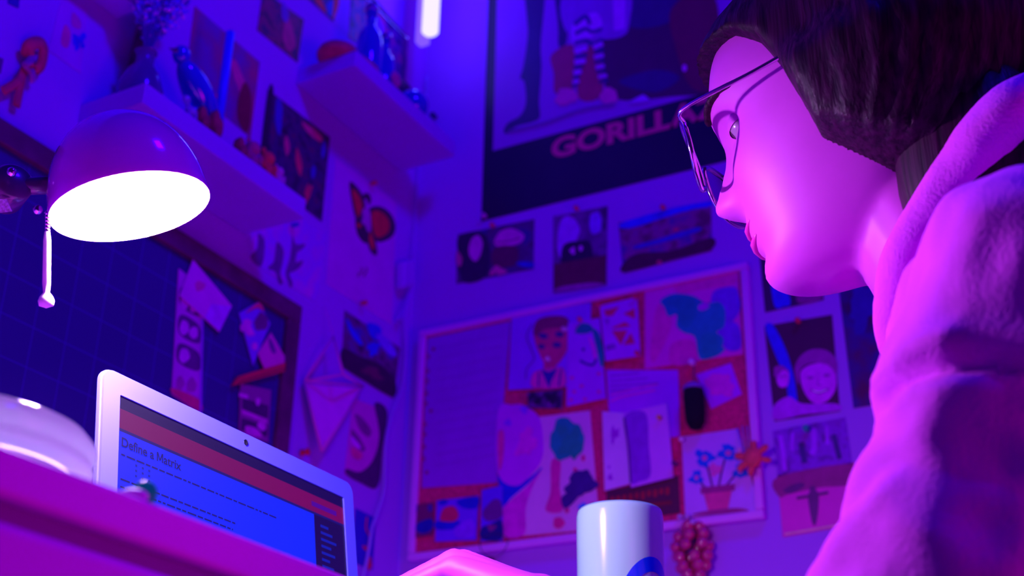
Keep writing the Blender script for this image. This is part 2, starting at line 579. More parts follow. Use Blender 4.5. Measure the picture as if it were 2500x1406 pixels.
# pull cord with a knob
ct, cb = Vector(far(116, 520, 0.93)), Vector(far(113, 735, 0.925))
ch = MB()
n = 26
for i in range(n):
    p = ct.lerp(cb, i/(n-1))
    ch.ell(p, 0.0021, CHROME, 8, 6)
cord = ch.build('pull_chain', CHROME, lamp)
WHT = mat((0.85, 0.85, 0.85), 0.4, name='white_plastic')
ka = (cb-ct).normalized()
MB().lathe([(0.0, -0.045), (0.0016, -0.0445), (0.0026, -0.036), (0.0028, -0.006), (0.0022, 0.0), (0.0045, 0.003), (0.0056, 0.006), (0.0048, 0.0095), (0, 0.011)], cb-ka*0.006, ka, WHT, 18).build('pull_knob', None, cord)

# ------------------------------------------------------------------ jar, pen and mug on the desk
GLASS = backlit(mat((0.82, 0.98, 0.84), 0.10, name='milky_glass', coat=0.6, spec=0.6), 0.85)
jar = thing('glass_jar', 'low ribbed glass jar with a rounded lid, near the desk edge under the lamp', 'jar', (0.668, -1.385, DZ))
jc = Vector((0.668, -1.385, DZ))
MB().lathe([(0, 0.0), (0.050, 0.0), (0.053, 0.003), (0.0545, 0.010), (0.053, 0.017), (0.0555, 0.020), (0.0555, 0.0225), (0.052, 0.0245)], jc, (0, 0, 1), GLASS, 56).build('jar_body', None, jar)
MB().lathe([(0.0535, 0.025), (0.0605, 0.0265), (0.0615, 0.029), (0.0600, 0.0315), (0.0600, 0.0345), (0.0615, 0.037), (0.0610, 0.041), (0.056, 0.0465), (0.045, 0.051), (0.02, 0.0535), (0, 0.054)], jc, (0, 0, 1), GLASS, 56).build('jar_lid', None, jar)
pen = thing('marker_pen', 'marker pen with a green cap lying at the desk edge in front of the laptop', 'pen', (0.757, -1.345, DZ))
p0 = Vector(at(353, 1210, 0, 0.772)); p0.z = DZ+0.0062
pd = Vector((-0.74, 0.67, 0.0)).normalized()
rp = 0.0056
TEAL = backlit(mat((0.01, 0.60, 0.34), 0.35, name='green_cap'), 0.6)
MB().lathe([(0, 0), (rp*0.8, 0.0), (rp, 0.0015), (rp, 0.022)], p0, pd, TEAL, 24).build('cap', None, pen)
MB().lathe([(rp*1.0, 0.022), (rp*1.02, 0.026), (rp*1.02, 0.031)], p0, pd, mat((0.05, 0.2, 0.7), 0.4), 24).build('band', None, pen)
MB().lathe([(rp*0.98, 0.031), (rp*0.98, 0.115), (rp*0.6, 0.122), (0, 0.1225)], p0, pd, WHT, 24).build('barrel', None, pen)
er = MB()
ec = Vector(at(322, 1226, 0, 0.768)); ec.z = DZ+0.0035
er.ell(ec, (0.008, 0.006, 0.0035), mat((0.8, 0.75, 0.8), 0.6), 18, 10)
tag(er.build('eraser'), 'small white eraser beside the green capped marker pen', 'eraser')
MUGW = mat((0.45, 0.94, 0.62), 0.18, coat=0.6, spec=0.5, name='glazed_ceramic')
mug = thing('mug', 'tall white ceramic mug with a blue curved print, beside the hand', 'mug', (0.721, -0.73, DZ))
mc = Vector((0.721, -0.730, DZ))
MR, MH = 0.0388, 0.1712
MB().lathe([(0, 0), (MR*0.86, 0), (MR*0.93, 0.003), (MR*0.965, 0.02), (MR, MH-0.02), (MR, MH-0.007), (MR*0.985, MH-0.0025), (MR*0.955, MH), (MR*0.925, MH-0.002), (MR*0.91, MH-0.01), (MR*0.86, 0.01), (0, 0.006)], mc, (0, 0, 1), MUGW, 72).build('body', None, mug)
# blue print: part of a ring wrapped on the wall of the mug
bp_ = MB()
to_cam = math.atan2(CAM[1]-mc.y, CAM[0]-mc.x)
pc_a, pc_z, r1, r2 = to_cam+0.82, MH-0.107, 0.046, 0.059
vs, fs = [], []
N = 40
for i in range(N+1):
    t = 0.18*math.pi+(i/N)*0.64*math.pi
    for rr in (r1, (r1+r2)/2, r2):
        an = pc_a-rr*math.cos(t)/MR*0.62
        z = pc_z+rr*math.sin(t)
        rad = MR*(0.965+0.035*min(1, max(0, (z-0.02)/(MH-0.04))))+0.0003
        vs.append(mc+Vector((rad*math.cos(an), rad*math.sin(an), z)))
for i in range(N):
    for k in range(2):
        fs.append((i*3+k, i*3+k+1, i*3+4+k, i*3+3+k))
bp_.add(vs, fs, mat((0.0, 0.06, 0.75), 0.2, coat=0.5), True)
bp_.build('blue_print', None, mug)

# ------------------------------------------------------------------ corner light with its rail
LEDW = mat((0.14, 0.125, 1.0), 0.4, emit=7.0, name='tube_glow')
LEDB = mat((0.20, 0.08, 0.9), 0.3, emit=1.2, name='blue_diffuser')
lp = Vector(at(1042, 90, 1, -0.13))
led = thing('corner_light', 'glowing blue white light tube hanging high in the corner', 'lamp', lp)
up = Vector((0, 0, 1))
MB().lathe([(0, 0.0), (0.012, 0.0), (0.0155, 0.004), (0.0155, 0.32), (0.012, 0.325), (0, 0.325)], lp+Vector((0.009, -0.004, 0.002)), up, LEDW, 28).build('tube', None, led)
md = MB()
a0, a1 = lp+Vector((-0.026, -0.015, 0)), lp+Vector((-0.002, -0.002, 0))
md.box((lp.x-0.026, lp.y+0.0, lp.z-0.004), (lp.x-0.005, lp.y+0.020, lp.z+0.325), LEDB)
md.build('diffuser_panel', None, led, bevel=0.003)
rl0, rl1 = Vector(at(992, 94, 0, lp.x-0.02)), Vector(at(880, -12, 0, lp.x-0.02))
dr = rl1-rl0
dr.z = 0
MB().tube([rl0, rl0+dr*2.5], 0.0018, mat((0.35, 0.25, 0.9), 0.2, metal=0.8), 12).build('rail', None, led)
MB().ell(rl0, (0.003, 0.004, 0.003), CHROME, 12, 8).build('rail_end', None, led)
MB().box((0.0005, rl0.y+dr.y*2.3-0.01, rl0.z-0.02), (rl0.x, rl0.y+dr.y*2.3+0.01, rl0.z+0.02), DARKM).build('wall_bracket', None, led)

# ------------------------------------------------------------------ cord and inline switch in the corner
cpx = [(1046, 190), (1040, 260), (1022, 410), (1012, 560), (1004, 632)]
CW = mat((0.42, 0.18, 0.80), 0.5, name='cord_plastic')
cordt = thing('power_cord', 'pale power cord with an inline switch hanging down the corner of the walls', 'power cord', at(1003, 660, 0, 0.012))
pts = smooth_open([at(x, y, 0, 0.008) for x, y in cpx], 6)
for q in range(len(pts)):
    pts[q] = (pts[q][0], min(pts[q][1], -0.006), pts[q][2])
MB().tube(pts, 0.0022, CW, 10).build('cord_run', None, cordt)
pts = smooth_open([at(x, y, 0, 0.010) for x, y in ((999, 704), (996, 730), (986, 775), (990, 830), (986, 900), (978, 955), (958, 1010), (944, 1062), (939, 1130), (936, 1200), (922, 1250), (908, 1290), (902, 1330), (894, 1375), (880, 1440))], 6)
MB().tube(pts, 0.0026, CW, 10).build('cord_run', None, cordt)
sw = MB()
for (o_, n_) in ((0, 0),):
    c = [onwall(p, 'L', 0.022) for p in ((987, 636), (1017, 630), (1016, 698), (986, 704))]
    sw.slab(c, (1, 0, 0), 0.020, mat((0.48, 0.2, 0.82), 0.4))
sw.build('inline_switch', None, cordt, bevel=0.006)
MB().tube(smooth_open([at(x, y, 0, 0.014) for x, y in ((996, 720), (986, 752), (978, 772), (973, 783))], 5), [0.002]*5+[0.0024]*5+[0.0034]*6, CW, 10).build('plug_tail', None, cordt)

# ------------------------------------------------------------------ floating shelves
SHW = mat((0.46, 0.08, 0.85), 0.5, noise=0.02, nscale=5, name='shelf_paint')
def shelf(label, x1, y0, y1, z0, z1):
    t = thing('floating_shelf', label, 'shelf', (0, (y0+y1)/2, z0), 'floating shelves on the wall')
    MB().box((0.0004, y0, z0), (x1, y1, z1), SHW).build('shelf_board', None, t, bevel=0.0015)
    MB().box((0.0002, y0+0.03, z0+0.006), (0.02, y1-0.03, z1-0.006), DARKM).build('hidden_bracket', None, t)
    return t
shelf('white floating shelf behind the desk lamp, holding dried flowers', 0.110, -0.795, -0.458, 1.503, 1.534)
shelf('white floating shelf near the corner, with a blue bottle and ball on it', 0.116, -0.377, -0.065, 1.819, 1.849)
shelf('narrow floating ledge at the top edge of the photo, above the dried flowers', 0.042, -1.12, -0.764, 1.690, 1.722)

# things on the shelf near the corner (top 1.849)
Z1 = 1.849
def onshelf(x, y, z, xw):
    """point on a shelf plane x = xw seen at the pixel"""
    return Vector(at(x, y, 0, xw))
PINK = mat((0.60, 0.05, 0.16), 0.8, noise=0.2, nscale=60, bump=0.4, bscale=500, name='pink_felt')
c = onshelf(822, 112, 0, 0.060)
cush = MB()
cush.lathe([(0, 0.0), (0.026, 0.0), (0.034, 0.004), (0.035, 0.010), (0.031, 0.019), (0.020, 0.027), (0.009, 0.030), (0, 0.0305)], (0.072, -0.366, Z1), (0, 0, 1), PINK, 32)
tag(cush.build('beanie_cushion'), 'rounded pink felt cushion at the outer end of the corner shelf', 'cushion')
sl = MB()
pp = [Vector(at(x, y, 0, 0.098)) for x, y in ((880, 112), (897, 130), (911, 146), (922, 158))]
sl.tube([Vector((0.098, p.y, Z1+0.0105)) for p in pp], [0.007, 0.0105, 0.0105, 0.006], PINK, 12)
tag(sl.build('pink_pouch'), 'small pink roll lying along the front of the corner shelf', 'pouch')
BLUG = mat((0.02, 0.04, 0.85), 0.08, trans=0.25, coat=1.0, spec=0.8, name='blue_glass')
def bottle(name, label, x, y, z, r, h, m):
    t = thing(name, label, 'bottle', (x, y, z))
    MB().lathe([(0, 0), (r*0.9, 0), (r, 0.004), (r, h*0.55), (r*0.85, h*0.66), (r*0.4, h*0.76), (r*0.36, h*0.92), (r*0.45, h*0.93), (r*0.45, h*0.97)], (x, y, z), (0, 0, 1), m, 32).build('bottle_body', None, t)
    MB().lathe([(r*0.42, h*0.965), (r*0.5, h*0.97), (r*0.5, h*1.05), (0, h*1.055)], (x, y, z), (0, 0, 1), mat((0.3, 0.1, 0.5), 0.3, metal=0.5), 20).build('stopper', None, t)
    return t
bottle('blue_bottle', 'round shouldered blue glass bottle in the middle of the corner shelf', 0.078, -0.292, Z1, 0.022, 0.150, BLUG)
bottle('blue_bottle', 'slim dark blue glass bottle beside the blue ball on the corner shelf', 0.072, -0.236, Z1, 0.018, 0.130, BLUG)
bl = thing('blue_ball', 'glossy blue ball by the front edge of the corner shelf', 'ball', (0.086, -0.165, Z1))
MB().ell((0.086, -0.165, Z1+0.0285), 0.0285, BLUG, 28, 18).build('globe', None, bl)
MB().lathe([(0.010, 0), (0.012, 0), (0.012, 0.003), (0.009, 0.004)], (0.086, -0.165, Z1), (0, 0, 1), DARKM, 20).build('stand_ring', None, bl)
st = MB()
st.ell((0.050, -0.120, Z1+0.034), (0.026, 0.034, 0.034), mat((0.10, 0.02, 0.10), 0.6, noise=0.4, nscale=50, bump=0.6, bscale=90), 24, 14, noise=0.05)
st.ell((0.046, -0.150, Z1+0.076), (0.022, 0.026, 0.024), mat((0.10, 0.02, 0.10), 0.6, noise=0.4, nscale=50, bump=0.6, bscale=90), 20, 12, noise=0.08)
tag(st.build('dark_stone'), 'dark lumpy stone at the corner end of the shelf, behind the blue ball', 'stone')
ro = thing('paper_flower', 'small pink paper flower standing between bottle and stone on the corner shelf', 'flower', (0.097, -0.238, Z1))
fl = MB()
for k in range(6):
    a = k*math.pi/3
    fl.ell((0.099, -0.238+0.008*math.cos(a), Z1+0.034+0.008*math.sin(a)), (0.003, 0.0065, 0.0065), mat((0.75, 0.05, 0.35), 0.7), 12, 8)
fl.build('petals', None, ro)
MB().tube([(0.097, -0.238, Z1), (0.097, -0.238, Z1+0.032)], 0.0012, DARKM, 8).build('stem', None, ro)
MB().lathe([(0, 0), (0.009, 0), (0.010, 0.006), (0.006, 0.010), (0, 0.010)], (0.097, -0.238, Z1), (0, 0, 1), mat((0.3, 0.12, 0.8), 0.4), 18).build('pot', None, ro)

# things on the shelf behind the lamp (top 1.534)
Z2 = 1.534
fv = thing('dried_flowers', 'sparkling spray of dried flowers in a dark vase on the shelf behind the lamp', 'flowers', (0.055, -0.752, Z2))
rr = random.Random(3)
MB().lathe([(0, 0), (0.022, 0), (0.027, 0.006), (0.030, 0.03), (0.022, 0.055), (0.012, 0.07), (0.012, 0.085), (0.015, 0.09)], (0.055, -0.752, Z2), (0, 0, 1), mat((0.12, 0.01, 0.30), 0.2, coat=0.6), 32).build('vase', None, fv)
stm, bl1, bl2 = MB(), MB(), MB()
MSTEM = mat((0.10, 0.03, 0.45), 0.6)
GB1 = mat((0.20, 0.10, 0.98), 0.25, coat=0.6, name='glitter_blue')
GB2 = mat((0.90, 0.20, 0.95), 0.25, coat=0.6, name='glitter_lilac')
for k in range(26):
    a = rr.random()*6.28
    sp = 0.02+0.045*rr.random()
    hh = 0.16+0.16*rr.random()
    tip = Vector((0.055+sp*math.cos(a)*0.7, -0.752+0.006+sp*math.sin(a), Z2+hh))
    p0_ = Vector((0.055, -0.752, Z2+0.08))
    mid = p0_.lerp(tip, 0.5)+Vector((0, 0, 0.015))
    P = smooth_open([p0_, mid, tip], 5)
    stm.tube(P, 0.0009, MSTEM, 5)
    for j in range(34):
        u = 0.45+0.55*rr.random()
        q = Vector(P[min(int(u*(len(P)-1)), len(P)-1)])+Vector((rr.gauss(0, 0.006), rr.gauss(0, 0.006), rr.gauss(0, 0.008)))
        (bl1 if rr.random() < 0.7 else bl2).ell(q, 0.0019+0.0017*rr.random(), None, 7, 5)
stm.build('stems', MSTEM, fv)
o = bl1.build('blossoms', GB1, fv); o['kind'] = 'stuff'
o = bl2.build('blossoms', GB2, fv); o['kind'] = 'stuff'
bd = thing('glass_bird', 'smooth blue glass bird leaning over the shelf behind the lamp', 'ornament', (0.070, -0.663, Z2))
b_ = MB()
Rb = Matrix.Rotation(math.radians(52), 3, 'X')
b_.ell((0.070, -0.663, Z2+0.075), (0.020, 0.022, 0.050), BLUG, 26, 18, Rb)
b_.ell((0.070, -0.703, Z2+0.112), (0.012, 0.013, 0.015), BLUG, 20, 14)
b_.build('bird_body', None, bd)
MB().lathe([(0, 0), (0.018, 0), (0.018, 0.004), (0.005, 0.008), (0.004, 0.06)], (0.070, -0.663, Z2), (0, 0, 1), mat((0.1, 0.1, 0.9), 0.2, coat=0.6), 22).build('perch', None, bd)
MB().lathe([(0.005, 0), (0.0, 0.014)], (0.070, -0.715, Z2+0.112), (0, -1, -0.3), CHROME, 10).build('beak', None, bd)
ca = thing('blue_candle', 'tall thin bright blue candle standing at the middle of the shelf behind the lamp', 'candle', (0.072, -0.618, Z2))
MB().tube([(0.072, -0.618, Z2+0.004), (0.072, -0.618, Z2+0.205)], 0.0066, mat((0.05, 0.08, 0.95), 0.35, sss=0.0), 16).build('candle_stick', None, ca)
MB().lathe([(0, 0), (0.018, 0), (0.019, 0.003), (0.009, 0.006), (0.009, 0.016), (0.0065, 0.017)], (0.072, -0.618, Z2), (0, 0, 1), CHROME, 22).build('holder', None, ca)
MB().tube([(0.072, -0.618, Z2+0.204), (0.072, -0.617, Z2+0.212)], 0.0007, DARKM, 6).build('wick', None, ca)
ga = thing('glass_figurine', 'tiny clear glass animal with bright glints at the shelf front behind the lamp', 'figurine', (0.098, -0.698, Z2))
g_ = MB()
GL = mat((0.5, 0.5, 1.0), 0.05, trans=0.4, coat=1.0, spec=0.8)
g_.ell((0.098, -0.698, Z2+0.016), (0.006, 0.011, 0.007), GL, 16, 10)
g_.ell((0.098, -0.710, Z2+0.028), (0.005, 0.006, 0.006), GL, 14, 10)
g_.tube([(0.098, -0.705, Z2+0.018), (0.098, -0.709, Z2+0.026)], 0.003, GL, 8)
g_.build('animal_body', None, ga)
for sx in (-0.003, 0.003):
    for sy in (-0.705, -0.691):
        MB().tube([(0.098+sx, sy, Z2), (0.098+sx, sy, Z2+0.014)], 0.0018, GL, 8).build('leg', None, ga)
# red dried roses in a row between the figures
for i, (yy, hh) in enumerate(((-0.672, 0.026), (-0.646, 0.034), (-0.592, 0.022))):
    t = thing('dried_rose', ['dark red dried rose head lying beside the tiny glass animal', 'tallest of the dark red dried rose heads on the shelf behind the lamp', 'dark red dried rose head lying between the blue candle and the pink plush toy'][i], 'flower', (0.094, yy, Z2), 'dried rose heads on the shelf')
    m_ = MB()
    for k in range(7):
        a = k*0.9
        m_.ell((0.094+0.004*math.cos(a), yy+0.005*math.sin(a), Z2+hh*0.6+0.0016*k), (0.006, 0.007, hh*0.5), mat((0.42, 0.02, 0.10), 0.8, noise=0.3, nscale=90), 12, 8)
    m_.build('petals', None, t)
    MB().lathe([(0.0, 0), (0.006, 0), (0.004, hh*0.4)], (0.094, yy, Z2), (0, 0, 1), mat((0.05, 0.15, 0.1), 0.8), 10).build('calyx', None, t)
# small plush animals at the corner end of that shelf
def plush(label, c, s, col, grp, ears=True):
    t = thing('plush_toy', label, 'plush toy', c, grp)
    m_ = mat(col, 0.9, noise=0.15, nscale=80, bump=0.6, bscale=700)
    x, y, z = c
    b_ = MB()
    b_.ell((x, y, z+0.013*s), (0.010*s, 0.011*s, 0.013*s), m_, 20, 14)
    b_.build('body', None, t)
    h = MB()
    h.ell((x+0.001*s, y, z+0.031*s), (0.010*s, 0.011*s, 0.010*s), m_, 20, 14)
    h.build('head', None, t)
    if ears:
        for sy in (-1, 1):
            MB().ell((x, y+sy*0.008*s, z+0.040*s), (0.003*s, 0.0042*s, 0.005*s), m_, 12, 8).build('ear', None, t)
    for sy in (-1, 1):
        MB().ell((x+0.008*s, y+sy*0.007*s, z+0.005*s), (0.006*s, 0.0045*s, 0.0048*s), m_, 12, 8).build('leg', None, t)
        MB().ell((x+0.006*s, y+sy*0.011*s, z+0.018*s), (0.004*s, 0.004*s, 0.008*s), m_, 12, 8).build('arm', None, t)
    return t
plush('round headed pink plush toy near the corner end of the shelf behind the lamp', (0.090, -0.564, Z2), 1.1, (0.55, 0.06, 0.25), 'small plush toys on the shelf')
plush('slender orange plush toy between the pink and the pale plush toys', (0.094, -0.535, Z2), 1.05, (0.80, 0.12, 0.10), 'small plush toys on the shelf')
plush('small pale plush toy last on the shelf behind the lamp', (0.096, -0.510, Z2), 0.75, (0.70, 0.30, 0.60), 'small plush toys on the shelf')

# ------------------------------------------------------------------ pictures on the wall of shelves
GP = 'pictures pinned on the wall of shelves'
picture('photograph', 'dark photograph pinned high between the two shelves, above the dried flowers', 'photograph', 'L',
        [(643, -24), (742, 48), (727, 152), (629, 73)], photo_mat((26, 0, 70), (52, 0, 96), (16, 0, 90), 'lu', 40, 1), 'lu',
        [((74, 0, 122), [S2((700, 35), (715, 70), (722, 110), (705, 125), (690, 90))]), ((40, 0, 190), [S2((690, 5), (705, 30), (700, 55), (688, 40))])], GP)
picture('art_print', 'red and blue art print cut off by the upper edge, above the rounded pink cushion', 'art print', 'L',
        [(717, -160), (842, -70), (815, 52), (700, -55)], (18, 0, 120), 'lu',
        [((120, 0, 50), [S2((768, 0), (778, -15), (794, 20), (796, 32), (786, 24)), S2((818, -20), (828, 5), (816, 44), (812, 40), (815, 5))]), ((10, 0, 200), [S2((797, 14), (812, 0), (812, 35), (803, 38))])], GP)
picture('photograph', 'reddish photograph with a pink figure, behind the blue candle on the shelf', 'photograph', 'L',
        [(476, 15), (634, 152), (612, 335), (452, 200)], photo_mat((40, 0, 170), (50, 0, 140), (64, 0, 120), 'lu', 18, 2), 'lu',
        [((112, 0, 150), [S2((562, 150), (576, 148), (590, 180), (603, 215), (600, 240), (585, 225), (572, 190))]), ((96, 0, 88), [E2(492, 232, 40, 26, 0.6, 0.15), E2(528, 262, 24, 20, 0.6, 0.15)]),
         ((46, 0, 62), [S2((598, 200), (614, 240), (606, 320), (584, 300), (580, 250))])], GP)
picture('collage_poster', 'tall dark blue collage poster partly behind the plush toys on the shelf', 'poster', 'L',
        [(655, 219), (806, 335), (786, 541), (630, 421)], photo_mat((14, 0, 60), (20, 0, 110), (34, 0, 90), 'lu', 60, 5), 'lu',
        [((110, 0, 130), [S2((738, 297), (770, 318), (788, 340), (778, 345), (750, 322)), S2((700, 330), (708, 360), (700, 380), (694, 352))]), ((84, 0, 100), [S2((725, 360), (738, 400), (733, 430), (722, 396)), E2(752, 470, 8, 22, 0.2, 0.2)]),
         ((20, 0, 190), [S2((676, 240), (690, 262), (684, 330), (672, 300)), E2(790, 365, 5, 22, 0.1), E2(765, 420, 6, 16, 0.1)]), ((14, 0, 70), [S2((655, 222), (668, 234), (646, 415), (634, 408))])], GP)
BF = (96, 0, 96)
picture('butterfly_drawing', 'white sheet with a drawn black and red butterfly, pinned under the corner shelf', 'drawing', 'L',
        [(820, 386), (968, 494), (958, 792), (797, 692)], (74, 0, 226), 'lu',
        [((22, 0, 74), [S2((853, 446), (868, 452), (886, 478), (892, 505), (884, 534), (870, 536), (860, 500)), S2((903, 508), (932, 505), (957, 526), (966, 556), (955, 580), (925, 591), (906, 574), (898, 535)), S2((868, 534), (884, 528), (898, 548), (902, 588), (888, 592), (872, 570)),
                        S2((902, 548), (912, 570), (921, 610), (918, 624), (904, 612), (896, 580)), S2((880, 488), (890, 472), (902, 474), (906, 490), (900, 500), (894, 486))]),
         ((138, 0, 62), [S2((860, 462), (876, 476), (885, 502), (878, 526), (872, 526), (865, 498)), S2((908, 518), (932, 518), (950, 540), (948, 566), (926, 580), (912, 566)), S2((904, 566), (911, 582), (914, 606), (908, 606), (901, 586)), S2((870, 545), (882, 548), (880, 556), (872, 553))]),
         ((70, 0, 200), [S2((884, 516), (896, 506), (904, 520), (906, 560), (898, 566), (890, 545)), E2(888, 540, 5, 8)]),
         ((44, 0, 120), [L2([(883, 653), (884, 664), (876, 668), (875, 676)], 3.4), L2([(894, 652), (896, 662), (889, 670), (890, 676)], 3.4)])], GP, curl=0.0)
picture('dancers_photo', 'pale photograph of three dark dancing silhouettes under the shelf behind the lamp', 'photograph', 'L',
        [(640, 476), (797, 571), (772, 737), (607, 634)], photo_mat((82, 0, 205), (70, 0, 215), (92, 0, 200), 'll', 22, 3), 'll',
        [((46, 0, 128), [S2((630, 570), (640, 576), (646, 590), (644, 630), (636, 650), (618, 640), (612, 624), (626, 610), (630, 590)),
                         S2((676, 592), (684, 596), (692, 612), (690, 640), (684, 668), (690, 690), (682, 692), (672, 664), (654, 655), (668, 640), (672, 616)),
                         S2((714, 575), (722, 596), (745, 596), (735, 610), (726, 615), (722, 640), (740, 636), (732, 652), (718, 662), (706, 668), (714, 690), (710, 702), (698, 668), (708, 630), (712, 600))])], GP)
picture('mountain_photo', 'dark landscape photograph with blue sky patches, between the sheet and the corner cord', 'photograph', 'L',
        [(842, 757), (977, 850), (962, 973), (835, 896)], photo_mat((24, 0, 74), (48, 0, 110), (22, 0, 160), 'll', 34, 4), 'll',
        [((14, 0, 205), [S2((896, 790), (920, 792), (932, 806), (924, 830), (906, 822)), S2((846, 778), (862, 800), (886, 838), (876, 840), (852, 806)), E2(912, 850, 14, 18, 0.4, 0.2)]), ((54, 0, 228), [S2((918, 820), (935, 818), (962, 846), (968, 870), (945, 862))]),
         ((24, 0, 60), [S2((838, 850), (880, 870), (930, 890), (965, 930), (960, 968), (900, 936), (838, 892))]), ((46, 0, 72), [E2(910, 910, 26, 12, 0.5, 0.2)])], GP)
picture('portrait_poster', 'close-up portrait of a face with dark hair, on the wall behind the laptop corner', 'portrait', 'L',
        [(862, 972), (947, 1004), (922, 1190), (842, 1157)], (92, 0, 176), 'll',
        [((30, 0, 84), [S2((915, 985), (946, 1005), (934, 1095), (922, 1188), (880, 1178), (846, 1158), (846, 1144), (880, 1152), (912, 1120), (926, 1060))]),
         ((58, 0, 120), [S2((866, 1012), (884, 1020), (906, 1050), (900, 1066), (880, 1050)), S2((858, 1048), (876, 1066), (892, 1096), (880, 1100), (862, 1078))]), ((118, 0, 128), [S2((858, 1092), (876, 1100), (886, 1112), (876, 1122), (860, 1112))]),
         ((126, 0, 236), [S2((858, 1064), (872, 1078), (882, 1094), (874, 1094), (858, 1080))])], GP)
picture('blue_photo', 'small blue photograph with a thin red line, low on the wall beside the laptop', 'photograph', 'L',
        [(868, 1240), (918, 1264), (910, 1392), (860, 1372)], (12, 0, 175), 'll',
        [((100, 0, 74), [L2([(896, 1262), (894, 1290), (902, 1310), (898, 1336)], 4), E2(894, 1338, 9, 5, 0.3, 0.2), E2(900, 1376, 9, 14, 0.1, 0.2)])], GP)
picture('patterned_card', 'pale card with blue and pink patches, beside the ribbon rosette', 'card', 'L',
        [(152, -10), (214, 24), (198, 178), (118, 122)], (68, 0, 232), 'lu',
        [((120, 0, 170), [S2((160, 60), (172, 80), (166, 115), (150, 108), (152, 80))]), ((12, 0, 228), [E2(190, 100, 14, 18, 0.3, 0.25), E2(204, 88, 7, 9), E2(202, 112, 6, 6)]), ((78, 0, 190), [S2((178, 30), (196, 50), (196, 70), (176, 60))])], GP)
picture('blue_card', 'small dark blue card at the top corner of the photo above the ribbon rosette', 'card', 'L',
        [(22, -40), (50, -24), (46, 20), (20, 8)], (12, 0, 175), 'lu', [((30, 0, 210), [E2(36, -10, 6, 10)])], GP)
picture('dark_card', 'dark violet card at the photo edge beside the ribbon rosette', 'card', 'L',
        [(-30, 128), (9, 144), (2, 180), (-34, 166)], (34, 0, 138), 'lu', [((60, 0, 160), [E2(-10, 156, 8, 8)])], GP)
picture('leaning_print', 'dark glossy print leaning against the wall on the corner shelf, behind the bottles', 'art print', 'L',
        [(862, -66), (996, 92), (990, 205), (852, 90)], photo_mat((16, 0, 110), (26, 0, 170), (70, 0, 130), 'lu', 40, 8), 'lu',
        [((6, 0, 60), [L2([(868, -56), (992, 92)], 5, False)]), ((110, 0, 110), [E2(896, 22, 6, 6, 0, 0.2)]), ((40, 0, 230), [S2((920, 40), (935, 60), (938, 90), (924, 80))])], GP)
# ribbon rosette
rb = thing('ribbon_rosette', 'crumpled red ribbon rosette with two tails hanging on the wall near the top corner', 'ribbon', at(85, 150, 0, 0.01))
RM = mat((0.62, 0.02, 0.14), 0.7, noise=0.2, nscale=50, bump=0.5, bscale=120)
RM2 = mat((0.50, 0.05, 0.42), 0.7, noise=0.2, nscale=50)
def wpt(x, y, d):
    return Vector(at(x, y, 0, d))
MB().tube(smooth_open([wpt(*q) for q in ((66, 140, 0.008), (72, 112, 0.016), (96, 104, 0.020), (106, 122, 0.018), (100, 158, 0.012), (84, 172, 0.008))], 6), [0.004]+[0.0085]*29+[0.004], RM, 12, flat=0.55).build('loop', None, rb)
MB().tube(smooth_open([wpt(*q) for q in ((84, 128, 0.006), (72, 150, 0.018), (62, 160, 0.018), (72, 176, 0.010))], 6), [0.005]*19, RM2, 12, flat=0.6).build('loop', None, rb)
MB().tube(smooth_open([wpt(*q) for q in ((66, 160, 0.008), (56, 180, 0.012), (50, 210, 0.010), (40, 260, 0.008))], 6), [0.006]*19, RM, 10, flat=0.3).build('tail', None, rb)
MB().tube(smooth_open([wpt(*q) for q in ((62, 168, 0.008), (48, 195, 0.012), (24, 212, 0.010), (6, 222, 0.008))], 6), [0.006]*19, RM, 10, flat=0.3).build('tail', None, rb)
MB().tube(smooth_open([wpt(*q) for q in ((80, 170, 0.008), (78, 184, 0.012), (80, 200, 0.008))], 6), [0.005]*13, RM2, 10, flat=0.4).build('tail', None, rb)
MB().ell(wpt(70, 158, 0.012), (0.008, 0.006, 0.006), RM, 16, 10).build('knot', None, rb)
# dark strip added as the shadow on the wall between ledge and shelf
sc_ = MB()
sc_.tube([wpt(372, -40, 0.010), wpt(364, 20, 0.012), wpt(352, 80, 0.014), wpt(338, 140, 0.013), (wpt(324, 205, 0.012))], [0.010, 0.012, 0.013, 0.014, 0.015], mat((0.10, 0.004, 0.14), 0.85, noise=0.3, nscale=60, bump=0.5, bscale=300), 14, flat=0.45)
tag(sc_.build('shadow_strip'), 'dark violet strip standing in for a shadow on the wall beside the dried flowers', 'shadow strip')

# straw ornament
orn = thing('straw_ornament', 'hanging straw diamond ornament with pink paper lower faces, above the laptop', 'ornament', wpt(812, 960, 0.02))
STW = mat((0.85, 0.08, 0.62), 0.5, name='straw')
PAP = mat((0.88, 0.05, 0.80), 0.7, noise=0.04, nscale=40, name='pink_paper')
T_, L_, R_, B_ = wpt(814, 820, 0.025), wpt(744, 930, 0.012), wpt(886, 942, 0.012), wpt(785, 1102, 0.025)
F_ = wpt(838, 914, 0.05)
for a, b in ((T_, L_), (T_, F_), (L_, R_), (L_, F_), (F_, R_), (L_, B_), (R_, B_)):
    MB().tube([a, b], 0.0021, STW, 8).build('straw', None, orn)
fp = MB()
fp.slab([L_.lerp(B_, 0.04), B_.lerp(L_, 0.03), R_.lerp(B_, 0.04)], (1, 0, 0), 0.0006, PAP)
fp.build('paper_face', None, orn)
MB().tube([T_, T_+Vector((-0.018, 0.0, 0.045)), T_+Vector((-0.0245, 0, 0.055))], 0.0005, STW, 6).build('thread', None, orn)

